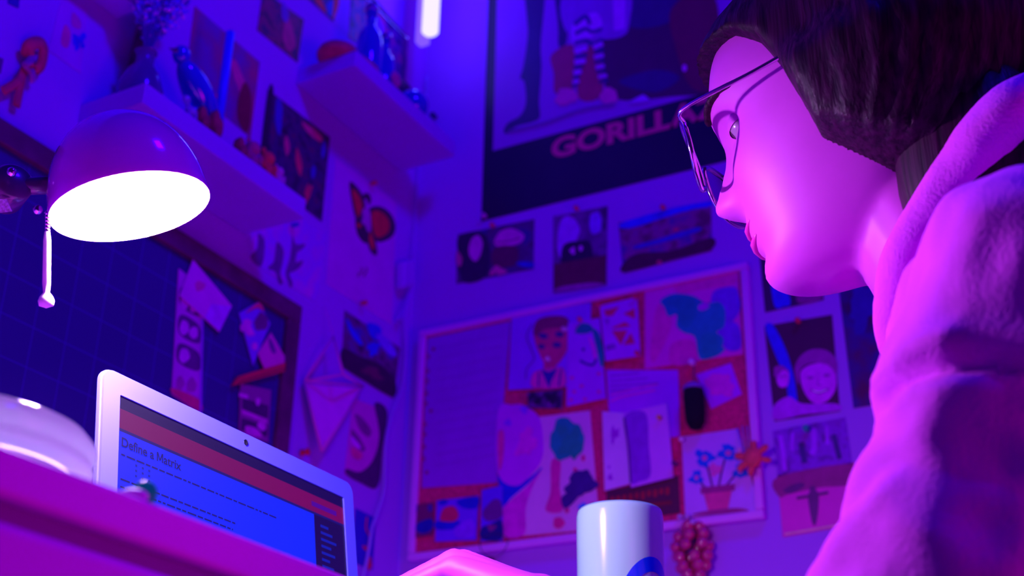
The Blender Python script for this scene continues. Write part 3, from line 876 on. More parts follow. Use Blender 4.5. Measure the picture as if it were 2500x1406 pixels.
# pins on that wall
pin((905, 449), 'L', 0.004, (190, 0, 60), 'lu', 'red pushpin at the top of the butterfly drawing', 'pushpins')
pin((881, 741), 'L', 0.004, (150, 0, 60), 'll', 'dark red pushpin at the bottom of the butterfly drawing', 'pushpins')
pin((713, 551), 'L', 0.004, (10, 10, 200), 'lu', 'blue pushpin holding the photo of the dancers', 'pushpins')
pin((733, 1106), 'L', 0.002, (225, 0, 50), 'll', 'red pushpin just above the laptop lid, below the straw ornament', 'pushpins', 0.006)

# dark pinboard with its pinned scraps
bdt = thing('pinboard', 'large dark navy fabric pinboard in a dark wooden frame behind the laptop', 'pinboard', (0, -0.85, 1.22))
by0, by1, bz0, bz1 = -1.42, -0.326, 0.93, 1.437
NAVY = bpy.data.materials.new('navy_fabric')
NAVY.use_nodes = True
nt = NAVY.node_tree
pb = nt.nodes['Principled BSDF']
pb.inputs['Roughness'].default_value = 0.8
tc = nt.nodes.new('ShaderNodeTexCoord')
mp = nt.nodes.new('ShaderNodeMapping')
mp.inputs['Rotation'].default_value = (0, math.radians(90), 0)
mp.inputs['Location'].default_value = (0.01, 0.01, 0)
br = nt.nodes.new('ShaderNodeTexBrick')
br.inputs['Scale'].default_value = 1.0
br.offset = 0.0
br.inputs['Brick Width'].default_value = 0.05
br.inputs['Row Height'].default_value = 0.05
br.inputs['Mortar Size'].default_value = 0.0006
br.inputs['Color1'].default_value = (0.034, 0.003, 0.20, 1)
br.inputs['Color2'].default_value = (0.038, 0.003, 0.22, 1)
br.inputs['Mortar'].default_value = (0.07, 0.006, 0.42, 1)
nt.links.new(tc.outputs['Object'], mp.inputs['Vector'])
nt.links.new(mp.outputs['Vector'], br.inputs['Vector'])
nt.links.new(br.outputs['Color'], pb.inputs['Base Color'])
MB().box((0.0005, by0+0.01, bz0+0.01), (0.008, by1-0.01, bz1-0.01), NAVY).build('fabric_panel', None, bdt)
FRM = mat((0.15, 0.012, 0.10), 0.5, noise=0.3, nscale=30, name='dark_wood')
FRW = 0.030
for lo, hi in (((0.0005, by0, bz1-FRW), (0.016, by1, bz1)), ((0.0005, by0, bz0), (0.016, by1, bz0+FRW)), ((0.0005, by1-FRW, bz0+FRW), (0.016, by1, bz1-FRW)), ((0.0005, by0, bz0+FRW), (0.016, by0+FRW, bz1-FRW))):
    MB().box(lo, hi, FRM).build('frame_rail', None, bdt, bevel=0.002)
GD = 'scraps on the dark pinboard'
picture('photo_strip', 'long booth photo strip with round faces on the dark pinboard', 'photo strip', 'L',
        [(437, 655), (497, 702), (490, 1010), (420, 962)], (92, 0, 190), 'll',
        [((44, 0, 110), [S2((444, 700), (486, 730), (486, 772), (441, 745)), S2((441, 768), (486, 795), (486, 838), (438, 815)), S2((438, 838), (485, 862), (485, 905), (434, 882))]),
         ((130, 0, 200), [E2(452, 738, 11, 17, 0.1, 0.05), E2(474, 748, 11, 15, 0.1, 0.05), E2(450, 800, 12, 18, 0.1, 0.05), E2(473, 812, 11, 15, 0.1, 0.05), E2(450, 868, 13, 18, 0.1, 0.05)]),
         ((80, 0, 150), [E2(440, 936, 10, 18, 0.1, 0.08), E2(468, 940, 12, 18, 0.1, 0.08)]), ((165, 0, 110), [S2((424, 948), (486, 975), (488, 1005), (422, 960))]),
         ((70, 0, 200), [L2([(496, 704), (490, 1008)], 5, False)])], GD, off=0.010)
picture('folded_card', 'pale folded card hanging tilted over the booth photo strip', 'card', 'L',
        [(472, 634), (566, 746), (536, 810), (440, 722)], (116, 0, 198), 'll',
        [((96, 0, 150), [E2(488, 698, 12, 12, 0.3, 0.1)]), ((88, 0, 230), [P_ for P_ in [[(516, 742), (566, 748), (536, 809), (500, 775)]]])], GD, off=0.014, thick=0.002)
picture('blue_scrap', 'blue patterned paper scrap with a dark round head, on the dark pinboard', 'paper scrap', 'L',
        [(632, 736), (660, 790), (618, 892), (584, 764)], (56, 0, 205), 'll',
        [((48, 0, 110), [E2(638, 786, 17, 22, 0.2, 0.08)]), ((110, 0, 190), [E2(604, 800, 14, 22, -0.4, 0.2), E2(622, 845, 8, 10)]), ((150, 0, 110), [S2((632, 738), (645, 760), (628, 752), (600, 764))])], GD, off=0.012)
picture('pink_card', 'pink card with a dark mark, tilted beside the blue paper scrap', 'card', 'L',
        [(662, 812), (704, 886), (652, 914), (630, 862)], (138, 0, 168), 'll', [((50, 0, 130), [S2((656, 826), (664, 832), (674, 858), (666, 862), (658, 846))])], GD, off=0.015, thick=0.0015)
picture('wood_strip', 'flat reddish wooden strip under the pink card on the pinboard', 'wood strip', 'L',
        [(584, 918), (700, 884), (698, 906), (568, 942)], (92, 0, 70), 'll', [((66, 0, 60), [L2([(580, 934), (694, 900)], 4, False)])], GD, off=0.016, thick=0.005)
picture('photo_strip', 'short photo strip with dark pictures hanging under the reddish wooden strip', 'photo strip', 'L',
        [(588, 936), (662, 952), (655, 1080), (584, 1062)], (64, 0, 130), 'll',
        [((30, 0, 84), [[(592, 972), (656, 990), (654, 1022), (592, 1000)], [(590, 1020), (654, 1040), (652, 1066), (588, 1050)]]),
         ((130, 0, 190), [[(584, 958), (606, 964), (605, 974), (583, 968)], S2((626, 972), (636, 974), (632, 990), (625, 986)), S2((628, 1038), (640, 1024), (650, 1044), (640, 1052))]), ((96, 0, 180), [[(590, 998), (652, 1024), (652, 1034), (590, 1010)], S2((600, 1040), (626, 1046), (640, 1066), (604, 1060))])], GD, off=0.012)

# ------------------------------------------------------------------ poster on the other wall
pst = thing('poster', 'large black bordered poster with pink block lettering and standing legs', 'poster', (0.44, 0, 2.1))
P0 = Vector(at(1175.5, 541, 1, 0))
PW, PH = 0.61, 0.92
pm = MB()
px0, pz0 = P0.x, P0.z
K = mat(alb((9, 0, 52), 'ru'), 0.35, name='poster_black', noise=0.1, nscale=10)
pm.slab([(px0, -0.001, pz0), (px0+PW, -0.001, pz0), (px0+PW, -0.001, pz0+PH), (px0, -0.001, pz0+PH)], (0, -1, 0), 0.0008, K)
pm.build('sheet', None, pst)
def pmark(name, lists, off=0.0013):
    mb = MB()
    for c, polys in lists:
        m = c if not isinstance(c, tuple) else mat(alb(c, 'ru'), 0.45, noise=0.08, nscale=30)
        lay(mb, polys, 'R', off, m)
        off += 0.0002
    return mb.build(name, None, pst)
fz0 = Vector(at(1204, 369, 1, 0))
fw = MB()
fx0 = fz0.x
fw.poly([(fx0, -0.0012, fz0.z), (px0+PW-(fx0-px0), -0.0012, fz0.z), (px0+PW-(fx0-px0), -0.0012, pz0+PH-0.03), (fx0, -0.0012, pz0+PH-0.03)], mat(alb((66, 0, 160), 'ru'), 0.5))
fw.build('picture_field', None, pst)
pmark('legs', [
    ((20, 0, 84), [S2((1274, -120), (1336, -120), (1330, 0), (1320, 110), (1322, 165), (1316, 245), (1318, 285), (1300, 298), (1262, 308), (1236, 326), (1230, 318), (1240, 300), (1270, 282), (1284, 250), (1280, 200), (1270, 190), (1278, 160), (1288, 90), (1286, 40)),
                    S2((1350, -60), (1370, -60), (1385, 30), (1382, 110), (1364, 112), (1362, 60))]),
    ((74, 0, 80), [S2((1346, 134), (1400, 112), (1400, 215), (1356, 228), (1352, 180)), S2((1420, 130), (1460, 120), (1470, 230), (1412, 238))]),
    ((30, 0, 66), [S2((1468, 80), (1560, 60), (1700, 20), (1740, 100), (1740, 215), (1640, 235), (1500, 240), (1470, 160))]),
    ((22, 0, 92), [S2((1470, 20), (1560, -40), (1690, -60), (1680, 30), (1560, 70)), S2((1510, 200), (1600, 170), (1660, 190), (1600, 225))]),
    ((46, 0, 62), [S2((1640, 20), (1740, -20), (1760, 200), (1690, 215), (1650, 120))]),
    ((62, 0, 160), [S2((1380, -20), (1530, -30), (1536, 60), (1520, 88), (1470, 96), (1384, 80))]),
    ((86, 0, 196), [S2((1398, 60), (1452, 30), (1470, 60), (1440, 96), (1400, 110)), [(1496, -40), (1528, -46), (1526, 70), (1498, 76)]]),
    ((20, 0, 110), [L2([(1402, 60), (1430, 40), (1440, 60)], 10), L2([(1404, 82), (1430, 70), (1446, 78), (1470, 70)], 9), L2([(1402, 106), (1432, 98), (1446, 108), (1472, 96)], 9),
                    L2([(1402, 140), (1434, 134)], 9, False), L2([(1450, 128), (1474, 120)], 9, False), L2([(1400, 165), (1424, 162)], 8, False), L2([(1452, 152), (1474, 146)], 8, False), L2([(1398, 190), (1416, 186)], 8, False), L2([(1456, 176), (1478, 172)], 8, False), L2([(1396, 210), (1412, 206)], 7, False), L2([(1462, 200), (1484, 196)], 7, False)]),
    ((84, 0, 190), [L2([(1402, 126), (1434, 116)], 13, False), L2([(1448, 116), (1472, 106)], 12, False), L2([(1402, 152), (1430, 148)], 12, False), L2([(1450, 140), (1474, 134)], 10, False), L2([(1400, 178), (1420, 174)], 11, False), L2([(1454, 165), (1476, 160)], 9, False), L2([(1398, 201), (1414, 197)], 9, False), L2([(1460, 188), (1482, 184)], 9, False)]),
    ((112, 0, 140), [E2(1382, 236, 28, 20, -0.3, 0.1), E2(1486, 234, 22, 20, -0.2, 0.08)]),
    ((50, 0, 130), [L2([(1240, 322), (1330, 300), (1420, 268), (1500, 255)], 7)]),
    ((74, 0, 186), [S2((1534, 252), (1566, 232), (1576, 234), (1584, 246))]),
    ((96, 0, 190), [E2(1671, 166, 6, 9)]),
], 0.0015)
vs, fs = text_mesh('GORILLAZ', 0.10, 0.043)
xs = [v[0] for v in vs]
T0, T1 = Vector(at(1347, 398, 1, 0)), Vector(at(1713, 300, 1, 0))
ys = [v[1] for v in vs]
tx_w = max(xs)-min(xs)
gw = 0.275*8/7*1.02
gh = Vector(at(1460, 310, 1, 0)).z-Vector(at(1462, 361, 1, 0)).z
tz0 = Vector(at(1462, 361, 1, 0)).z
lt = MB()
lt.add([(T0.x+(v[0]-min(xs))/tx_w*gw, -0.0015, tz0+(v[1]-min(ys))/(max(ys)-min(ys))*gh) for v in vs], fs, mat(alb((200, 0, 104), 'ru'), 0.5))
lt.build('lettering', None, pst)

# photographs on that wall
GQ = 'photographs pinned on the poster wall'
picture('photograph', 'photograph of a long haired woman beside a straw hat, under the poster corner', 'photograph', 'R',
        [(1118, 572), (1304, 535), (1302, 656), (1114, 692)], photo_mat((22, 0, 70), (34, 0, 96), (18, 0, 110), 'ru', 30, 11), 'ru',
        [((16, 0, 60), [S2((1118, 580), (1160, 566), (1190, 580), (1196, 640), (1180, 680), (1130, 688), (1122, 640))]), ((92, 0, 160), [S2((1152, 582), (1168, 574), (1178, 592), (1174, 620), (1162, 638), (1148, 628), (1144, 606))]),
         ((104, 0, 158), [S2((1206, 590), (1220, 566), (1246, 557), (1274, 568), (1280, 580), (1268, 594), (1240, 602), (1216, 602))]), ((66, 0, 110), [L2([(1210, 592), (1245, 588), (1272, 580)], 4)]), ((40, 0, 64), [S2((1206, 606), (1260, 602), (1262, 640), (1236, 652), (1204, 648))]),
         ((12, 0, 160), [S2((1262, 640), (1300, 640), (1301, 654), (1270, 650))]), ((120, 0, 130), [E2(1210, 660, 16, 9, -0.5, 0.15), E2(1226, 664, 12, 6, -0.3, 0.15)]), ((90, 0, 120), [S2((1116, 612), (1128, 630), (1124, 650), (1114, 640))])], GQ)
picture('photograph', 'upright dark photograph of a figure by a bright window, second under the poster', 'photograph', 'R',
        [(1351, 528), (1483, 503), (1480, 695), (1351, 715)], photo_mat((24, 0, 70), (48, 0, 120), (36, 0, 96), 'ru', 30, 14), 'ru',
        [((74, 0, 200), [S2((1368, 540), (1395, 528), (1416, 560), (1400, 600), (1385, 600), (1370, 630), (1360, 600))]), ((60, 0, 230), [S2((1442, 525), (1464, 520), (1468, 560), (1450, 572), (1440, 560))]), ((14, 0, 54), [S2((1378, 596), (1410, 588), (1440, 590), (1446, 630), (1420, 655), (1376, 650), (1370, 624))]),
         ((110, 0, 180), [E2(1398, 612, 6, 9, 0, 0.2), E2(1418, 606, 5, 7), E2(1420, 660, 5, 5)]), ((40, 0, 54), [[(1352, 645), (1480, 622), (1480, 694), (1352, 713)]]), ((70, 0, 130), [S2((1352, 712), (1370, 700), (1440, 690), (1478, 694), (1430, 703))])], GQ)
picture('photograph', 'wide photograph of brown fields under a bright blue sky strip', 'photograph', 'R',
        [(1510, 544), (1735, 489), (1738, 612), (1522, 667)], photo_mat((40, 0, 72), (60, 0, 110), (30, 0, 120), 'ru', 34, 17), 'ru',
        [((16, 0, 235), [S2((1513, 546), (1560, 530), (1640, 508), (1734, 491), (1734, 504), (1690, 512), (1620, 532), (1560, 552), (1520, 558))]), ((20, 0, 150), [S2((1548, 600), (1600, 585), (1700, 555), (1704, 566), (1620, 592), (1556, 608))]),
         ((30, 0, 50), [S2((1524, 640), (1560, 618), (1640, 612), (1735, 580), (1736, 608), (1640, 634), (1524, 664))]), ((96, 0, 90), [E2(1610, 640, 7, 5), E2(1650, 560, 8, 4, -0.2)])], GQ)
picture('photograph', 'night photograph with a blue light beam, partly hidden behind the chin', 'photograph', 'R',
        [(1852, 600), (1992, 572), (2011, 731), (1868, 762)], (22, 0, 66), 'ru', [((14, 0, 190), [S2((1880, 650), (1905, 650), (1930, 735), (1915, 748), (1890, 745))]), ((60, 0, 110), [S2((1950, 700), (1990, 690), (2008, 728), (1950, 740))])], GQ)
picture('photograph', 'photograph of two smiling faces under a blue stage beam, beside the corkboard', 'photograph', 'R',
        [(1866, 796), (2031, 768), (2050, 1003), (1891, 1028)], (28, 0, 58), 'ru',
        [((16, 0, 196), [S2((1868, 798), (1888, 794), (1925, 870), (1945, 960), (1944, 1010), (1928, 1012), (1918, 930), (1890, 860))]),
         ((80, 0, 178), [S2((1890, 990), (1925, 968), (1960, 985), (2040, 985), (2048, 1002), (1960, 1012), (1893, 1025))]),
         ((66, 0, 130), [S2((1940, 900), (1955, 868), (1985, 852), (2020, 856), (2042, 880), (2042, 920), (2030, 900), (1990, 885), (1955, 900), (1950, 940)), E2(1906, 908, 18, 16, 0, 0.08)]),
         ((122, 0, 218), [S2((1956, 905), (1985, 888), (2020, 890), (2040, 915), (2040, 950), (2020, 978), (1990, 985), (1968, 965), (1956, 935)), E2(1912, 925, 15, 22, 0.2, 0.05)]),
         ((70, 0, 150), [E2(1978, 922, 8, 4, -0.1), E2(2018, 916, 8, 4, -0.1), L2([(1978, 950), (2000, 960), (2024, 948)], 4), L2([(1998, 925), (1996, 938), (2004, 940)], 3), E2(1908, 920, 3, 3), E2(1918, 918, 3, 3)]),
         ((160, 40, 240), [L2([(1984, 953), (2000, 957), (2018, 951)], 3)])], GQ)
picture('dark_poster', 'dark blue poster partly hidden behind the hooded jacket', 'poster', 'R',
        [(2030, 560), (2300, 505), (2360, 950), (2084, 996)], photo_mat((22, 0, 60), (18, 0, 110), (34, 0, 64), 'ru', 14, 21), 'ru', [((16, 0, 124), [E2(2110, 745, 34, 60, 0.3, 0.2)])], GQ)
picture('photograph', 'crowded lilac group photograph under the picture of two smiling faces', 'photograph', 'R',
        [(1886, 1052), (2064, 1018), (2082, 1142), (1899, 1166)], photo_mat((62, 0, 140), (88, 0, 200), (80, 0, 170), 'rb', 40, 24), 'rb',
        [((110, 0, 225), [L2([(1905, 1062), (1912, 1110), (1916, 1150)], 12), L2([(1935, 1056), (1934, 1100)], 8), L2([(1985, 1045), (1988, 1090), (1982, 1110)], 14), L2([(2018, 1040), (2020, 1085)], 9)]), ((40, 0, 120), [L2([(1955, 1080), (1965, 1130)], 14), L2([(2035, 1060), (2050, 1120)], 12)])], GQ)
picture('photograph', 'pink beach photograph of a person with arms stretched out, lowest beside the corkboard', 'photograph', 'R',
        [(1898, 1160), (2086, 1128), (2098, 1278), (1911, 1311)], (150, 0, 178), 'rb',
        [((96, 0, 120), [S2((1899, 1164), (2085, 1132), (2088, 1180), (2000, 1190), (1930, 1205), (1902, 1212))]), ((64, 0, 110), [S2((1912, 1195), (1950, 1178), (1965, 1186), (1930, 1205))]),
         ((66, 0, 110), [E2(1984, 1194, 8, 9), S2((1974, 1204), (1996, 1200), (1998, 1236), (1992, 1278), (1984, 1278), (1976, 1240)), L2([(1945, 1216), (1980, 1210), (2022, 1202)], 7)]), ((190, 20, 170), [L2([(1915, 1304), (2010, 1288), (2094, 1274)], 5)])], GQ)
for p, l in (((1206, 553), 'red pushpin above the photograph of the woman and hat'), ((1411, 512), 'red pushpin above the upright dark photograph'), ((1622, 510), 'red pushpin above the photograph of brown fields'), ((1951, 786), 'red pushpin above the two smiling faces')):
    pin(p, 'R', 0.003, (196, 0, 70), 'ru', l, 'pushpins', 0.0042)
pin((1973, 1050), 'R', 0.003, (20, 90, 140), 'rb', 'teal pushpin on the lilac group photograph', 'pushpins', 0.005)
pin((1064, 288), 'R', 0.001, (6, 0, 80), 'ru', 'dark pushpin alone on the bare wall beside the corner shelf', 'pushpins', 0.006)
pin((1186, 530), 'R', 0.002, (90, 0, 160), 'ru', 'clear pushpin at the bottom corner of the poster', 'pushpins', 0.0045)

# ------------------------------------------------------------------ corkboard
cbt = thing('corkboard', 'white framed corkboard crowded with drawings and notes', 'corkboard', (0.33, -0.01, 1.32))
cA = [Vector(at(x, y, 1, -0.016)) for x, y in ((1019, 808), (1818, 639), (1873, 1271), (999, 1363))]
cx0, cx1 = (cA[0].x+cA[3].x)/2, (cA[1].x+cA[2].x)/2
cz0, cz1 = (cA[2].z+cA[3].z)/2, (cA[0].z+cA[1].z)/2
CORK = mat(alb((142, 0, 102), 'rb'), 0.85, noise=0.35, nscale=260, bump=0.4, bscale=500, name='cork')
CF = mat(alb((146, 14, 235), 'rb'), 0.4, name='frame_paint')
MB().box((cx0+0.005, -0.011, cz0+0.005), (cx1-0.005, -0.001, cz1-0.005), CORK).build('cork_panel', None, cbt)
fwd = 0.0125
for lo, hi in (((cx0, -0.018, cz1-fwd), (cx1, -0.0005, cz1)), ((cx0, -0.018, cz0), (cx1, -0.0005, cz0+fwd)), ((cx0, -0.018, cz0+fwd), (cx0+fwd, -0.0005, cz1-fwd)), ((cx1-fwd, -0.018, cz0+fwd), (cx1, -0.0005, cz1-fwd))):
    MB().box(lo, hi, CF).build('frame_rail', None, cbt, bevel=0.003)
GB = 'papers on the corkboard'
O1, O2, O3 = 0.0128, 0.0150, 0.0175
picture('lined_sheet', 'large plain lined sheet with punched holes on the corkboard', 'paper', 'R',
        [(1043, 826), (1246, 784), (1212, 1178), (1029, 1191)], (98, 0, 202), 'rb',
        [((90, 0, 190), [L2([(1064, 850+26*k), (1226-1.6*k, 818+26.5*k)], 2, False) for k in range(12)]), ((96, 0, 100), [E2(1058, 852, 4.5, 4.5), E2(1052, 1003, 4.5, 4.5), E2(1042, 1153, 4.5, 4.5)]),
         ((100, 0, 120), [E2(1048-0.045*(y-830), y, 3, 6, 0, 0.3) for y in (870, 905, 930, 960, 985, 1035, 1060, 1090, 1120)])], GB, off=O1)
picture('portrait_drawing', 'drawing of a brown face with a striped top on white paper, on the corkboard', 'drawing', 'R',
        [(1250, 754), (1443, 738), (1436, 940), (1240, 952)], (96, 0, 228), 'rb',
        [((128, 0, 118), [S2((1303, 800), (1318, 780), (1350, 773), (1380, 776), (1392, 800), (1390, 840), (1374, 874), (1352, 896), (1334, 894), (1318, 866), (1306, 834)), S2((1330, 880), (1354, 888), (1356, 908), (1330, 908))]),
         ((84, 0, 92), [S2((1302, 806), (1314, 780), (1350, 771), (1384, 776), (1393, 806), (1376, 800), (1330, 804), (1308, 822))]), ((36, 0, 130), [E2(1326, 820, 12, 7, 0.2), E2(1366, 816, 11, 7, 0.1), E2(1322, 846, 9, 6, 0.2), E2(1360, 842, 11, 7, 0.1)]), ((200, 30, 200), [E2(1379, 803, 10, 6, 0.1, 0.1), E2(1337, 876, 7, 6, 0.2, 0.1)]),
         ((170, 0, 165), [S2((1300, 914), (1322, 902), (1366, 896), (1378, 906), (1376, 944), (1302, 946))]), ((26, 0, 150), [S2((1322, 902), (1340, 908), (1360, 900), (1346, 930), (1340, 946), (1332, 928)), L2([(1316, 908), (1314, 944)], 4, False), L2([(1370, 900), (1364, 942)], 4, False)]),
         ((60, 0, 150), [L2([(1300, 790), (1286, 820), (1296, 850), (1304, 876), (1286, 900), (1284, 925)], 2.5)])], GB, off=O2)
picture('teal_slip', 'narrow sketch slip with teal hair strokes and pink dots, on the corkboard', 'drawing', 'R',
        [(1386, 788), (1464, 776), (1479, 972), (1383, 992)], (112, 0, 232), 'rb',
        [((10, 60, 140), [S2((1404, 812), (1418, 790), (1440, 792), (1448, 806), (1430, 814)), S2((1446, 804), (1462, 812), (1472, 850), (1474, 890), (1466, 892), (1456, 850))]), ((140, 0, 200), [S2((1436, 820), (1450, 836), (1458, 866), (1452, 880), (1444, 850))]), ((14, 0, 150), [L2([(1416, 880), (1432, 888), (1448, 890), (1456, 876)], 6), E2(1424, 853, 4, 4)]),
         ((210, 0, 170), [E2(x, y, 5, 4) for x, y in ((1396, 922), (1420, 942), (1402, 956), (1428, 974), (1394, 976), (1462, 912), (1462, 956))])], GB, off=O3)
picture('geometric_card', 'white card with red triangles between crossing lines, on the corkboard', 'drawing', 'R',
        [(1464, 746), (1555, 725), (1563, 868), (1478, 881)], (118, 0, 232), 'rb',
        [((134, 0, 96), [[(1474, 758), (1512, 748), (1496, 770), (1480, 772)], [(1522, 766), (1550, 752), (1550, 778)], [(1494, 800), (1526, 786), (1540, 796), (1496, 802)], [(1494, 808), (1532, 806), (1516, 842)], [(1522, 842), (1540, 812), (1550, 838)]]), ((84, 0, 180), [[(1478, 844), (1500, 838), (1504, 850), (1480, 856)], [(1476, 780), (1488, 778), (1484, 794)]])], GB, off=O3)
picture('teal_painting', 'pink painting with a big teal brushed shape, topmost by the frame corner of the corkboard', 'painting', 'R',
        [(1574, 706), (1800, 652), (1814, 864), (1574, 900)], (150, 0, 190), 'rb',
        [((176, 0, 168), [S2((1650, 690), (1740, 670), (1796, 660), (1796, 690), (1720, 706), (1660, 715)), S2((1600, 760), (1620, 740), (1640, 790), (1600, 880), (1588, 860)), S2((1640, 840), (1690, 830), (1700, 880), (1640, 890))]),
         ((70, 0, 205), [S2((1740, 715), (1790, 700), (1804, 720), (1806, 760), (1770, 800), (1740, 780)), S2((1752, 790), (1800, 790), (1808, 850), (1770, 850))]),
         ((10, 30, 165), [S2((1612, 734), (1640, 718), (1670, 718), (1696, 724), (1716, 736), (1730, 740), (1756, 738), (1770, 758), (1768, 796), (1750, 810), (1766, 826), (1764, 846), (1770, 852), (1752, 868), (1716, 878), (1704, 864), (1696, 822), (1670, 812), (1652, 796), (1652, 768), (1632, 772), (1622, 750))]),
         ((6, 72, 150), [S2((1650, 730), (1690, 726), (1700, 760), (1680, 800), (1660, 790), (1655, 760)), S2((1712, 820), (1745, 815), (1752, 860), (1718, 870)), E2(1640, 738, 12, 10, 0.3, 0.2)]), ((112, 0, 200), [S2((1706, 746), (1722, 738), (1732, 748), (1718, 758), (1706, 756))])], GB, off=O1)
picture('written_sheet', 'lilac sheet with faint handwriting in the middle of the corkboard', 'paper', 'R',
        [(1480, 903), (1655, 903), (1660, 1064), (1492, 1090)], (112, 0, 234), 'rb',
        [((84, 0, 190), [L2([(1490, 918+12*k), (1560+12*((k*7) % 5), 911+12*k)], 3, False) for k in range(4)]), ((160, 0, 200), [L2([(1490, 980), (1520, 968), (1600, 952)], 5), L2([(1490, 965), (1540, 952), (1606, 938)], 4)])], GB, off=O1)
picture('folded_leaflet', 'standing folded leaflet, its two panels hanging below the handwritten sheet', 'leaflet', 'R',
        [(1470, 1004), (1526, 1008), (1540, 1180), (1476, 1198)], (136, 20, 236), 'rb', [((110, 0, 200), [E2(1490, 1165, 6, 8, 0, 0.2), E2(1487, 1140, 4, 4), E2(1500, 1060, 10, 18, 0.2, 0.3)])], GB, off=O2)
lf = picture('shaded_leaflet', 'pale leaflet with a painted dark violet shadow, beside the folded leaflet', 'leaflet', 'R',
        [(1520, 1008), (1628, 984), (1644, 1164), (1540, 1190)], (132, 10, 236), 'rb', [((88, 0, 196), [S2((1524, 1016), (1576, 1008), (1584, 1090), (1588, 1160), (1560, 1176), (1540, 1176), (1532, 1090))]), ((60, 0, 130), [L2([(1524, 1020), (1534, 1090), (1540, 1180)], 5)])], GB, off=O3)  # the violet column is a shadow painted on the panel
picture('spotted_card', 'small pale card with a pink cloud, tilted in the cork corner', 'card', 'R',
        [(1699, 914), (1784, 886), (1811, 962), (1736, 998)], (120, 0, 230), 'rb', [((160, 0, 196), [E2(1752, 936, 30, 26, -0.3, 0.12), E2(1775, 950, 18, 18, 0, 0.15)])], GB, off=O1)
picture('small_photo', 'little dark photograph directly below the drawing of the brown face', 'photograph', 'R',
        [(1286, 958), (1374, 950), (1371, 997), (1290, 996)], photo_mat((22, 0, 64), (50, 0, 110), (84, 0, 150), 'rb', 70, 31), 'rb', [((20, 0, 60), [E2(1348, 974, 12, 12, 0, 0.2), E2(1312, 980, 10, 9, 0, 0.2)])], GB, off=O3)
picture('tree_painting', 'painting of a teal tree beside a pink path, low on the corkboard', 'painting', 'R',
        [(1214, 1030), (1440, 1002), (1464, 1290), (1228, 1312)], (146, 18, 206), 'rb',
        [((12, 0, 205), [S2((1216, 1160), (1256, 1186), (1300, 1160), (1322, 1140), (1318, 1152), (1290, 1180), (1246, 1218), (1230, 1240), (1222, 1200))]), ((176, 0, 190), [S2((1322, 1146), (1300, 1190), (1284, 1240), (1280, 1304), (1230, 1308), (1228, 1245), (1246, 1222), (1290, 1184))]),
         ((140, 0, 150), [S2((1346, 1126), (1368, 1126), (1366, 1190), (1374, 1246), (1332, 1246), (1344, 1200))]), ((8, 64, 146), [E2(1383, 1072, 42, 50, 0.1, 0.09)]), ((10, 30, 128), [E2(1396, 1084, 26, 34, 0.2, 0.2), E2(1372, 1050, 14, 12, 0, 0.2)]),
         ((36, 0, 120), [E2(1418, 1180, 38, 30, -0.4, 0.14), S2((1370, 1216), (1392, 1200), (1420, 1200), (1382, 1242))]), ((190, 0, 130), [E2(1364, 1276, 14, 14, 0, 0.06), E2(1384, 1246, 6, 6), E2(1446, 1234, 7, 7), E2(1424, 1118, 5, 8), E2(1404, 1146, 5, 5)]), ((0, 20, 235), [[(1410, 1236), (1426, 1226), (1438, 1240), (1418, 1250)]])], GB, off=O1+0.0006)
picture('wavy_sheet', 'crumpled pink lilac paper with a cut curved edge, over the tree painting', 'paper', 'R',
        S2((1216, 1000), (1250, 988), (1282, 990), (1316, 1020), (1326, 1080), (1322, 1120), (1302, 1152), (1258, 1186), (1214, 1150)), (126, 0, 214), 'rb', [((176, 0, 150), [S2((1216, 1060), (1230, 1056), (1228, 1120), (1218, 1146))]), ((86, 0, 220), [E2(1240, 1032, 9, 8, 0, 0.2), E2(1280, 1000, 9, 10, 0, 0.2)]), ((150, 0, 200), [E2(1285, 1080, 22, 34, 0.3, 0.2)])], GB, off=O2)
picture('picture_postcard', 'narrow postcard with a dark blue pool in the bottom corner of the corkboard', 'postcard', 'R',
        [(1018, 1232), (1058, 1226), (1056, 1306), (1014, 1312)], (76, 0, 92), 'rb', [((8, 0, 150), [S2((1018, 1278), (1054, 1266), (1056, 1290), (1036, 1302), (1016, 1296))]), ((36, 0, 150), [E2(1016, 1240, 4, 10), E2(1050, 1240, 6, 9)])], GB, off=O2)
picture('picture_postcard', 'postcard with an orange shape on blue, between the two narrower postcards', 'postcard', 'R',
        [(1066, 1222), (1168, 1210), (1162, 1318), (1062, 1322)], (70, 0, 220), 'rb', [((10, 0, 190), [S2((1116, 1222), (1166, 1212), (1164, 1240), (1130, 1240)), E2(1082, 1226, 12, 7, -0.2), S2((1066, 1272), (1120, 1272), (1116, 1290), (1066, 1292))]), ((132, 0, 92), [S2((1074, 1262), (1084, 1240), (1108, 1236), (1120, 1256), (1110, 1272), (1078, 1272))]), ((86, 0, 240), [S2((1110, 1290), (1150, 1268), (1160, 1306), (1120, 1312))])], GB, off=O2)
picture('picture_postcard', 'postcard with a brown hill overlapping the tree painting', 'postcard', 'R',
        [(1176, 1196), (1226, 1184), (1226, 1320), (1172, 1322)], (60, 0, 216), 'rb', [((66, 0, 128), [S2((1178, 1250), (1204, 1220), (1222, 1224), (1224, 1262), (1190, 1272))]), ((12, 0, 120), [S2((1174, 1290), (1200, 1278), (1224, 1270), (1224, 1316), (1176, 1316))]), ((86, 0, 120), [E2(1200, 1288, 10, 8, 0, 0.2)])], GB, off=O3)
sgn = [((104, 0, 50), [[(1490+15*k, 1214-2.6*k), (1499+15*k, 1212-2.6*k), (1499+15*k, (1230 if k % 2 else 1226)-2.6*k), (1490+15*k, (1232 if k % 2 else 1228)-2.6*k)] for k in range(10)]), ((80, 0, 44), [L2([(1490, 1244), (1640, 1226)], 8, False)])]
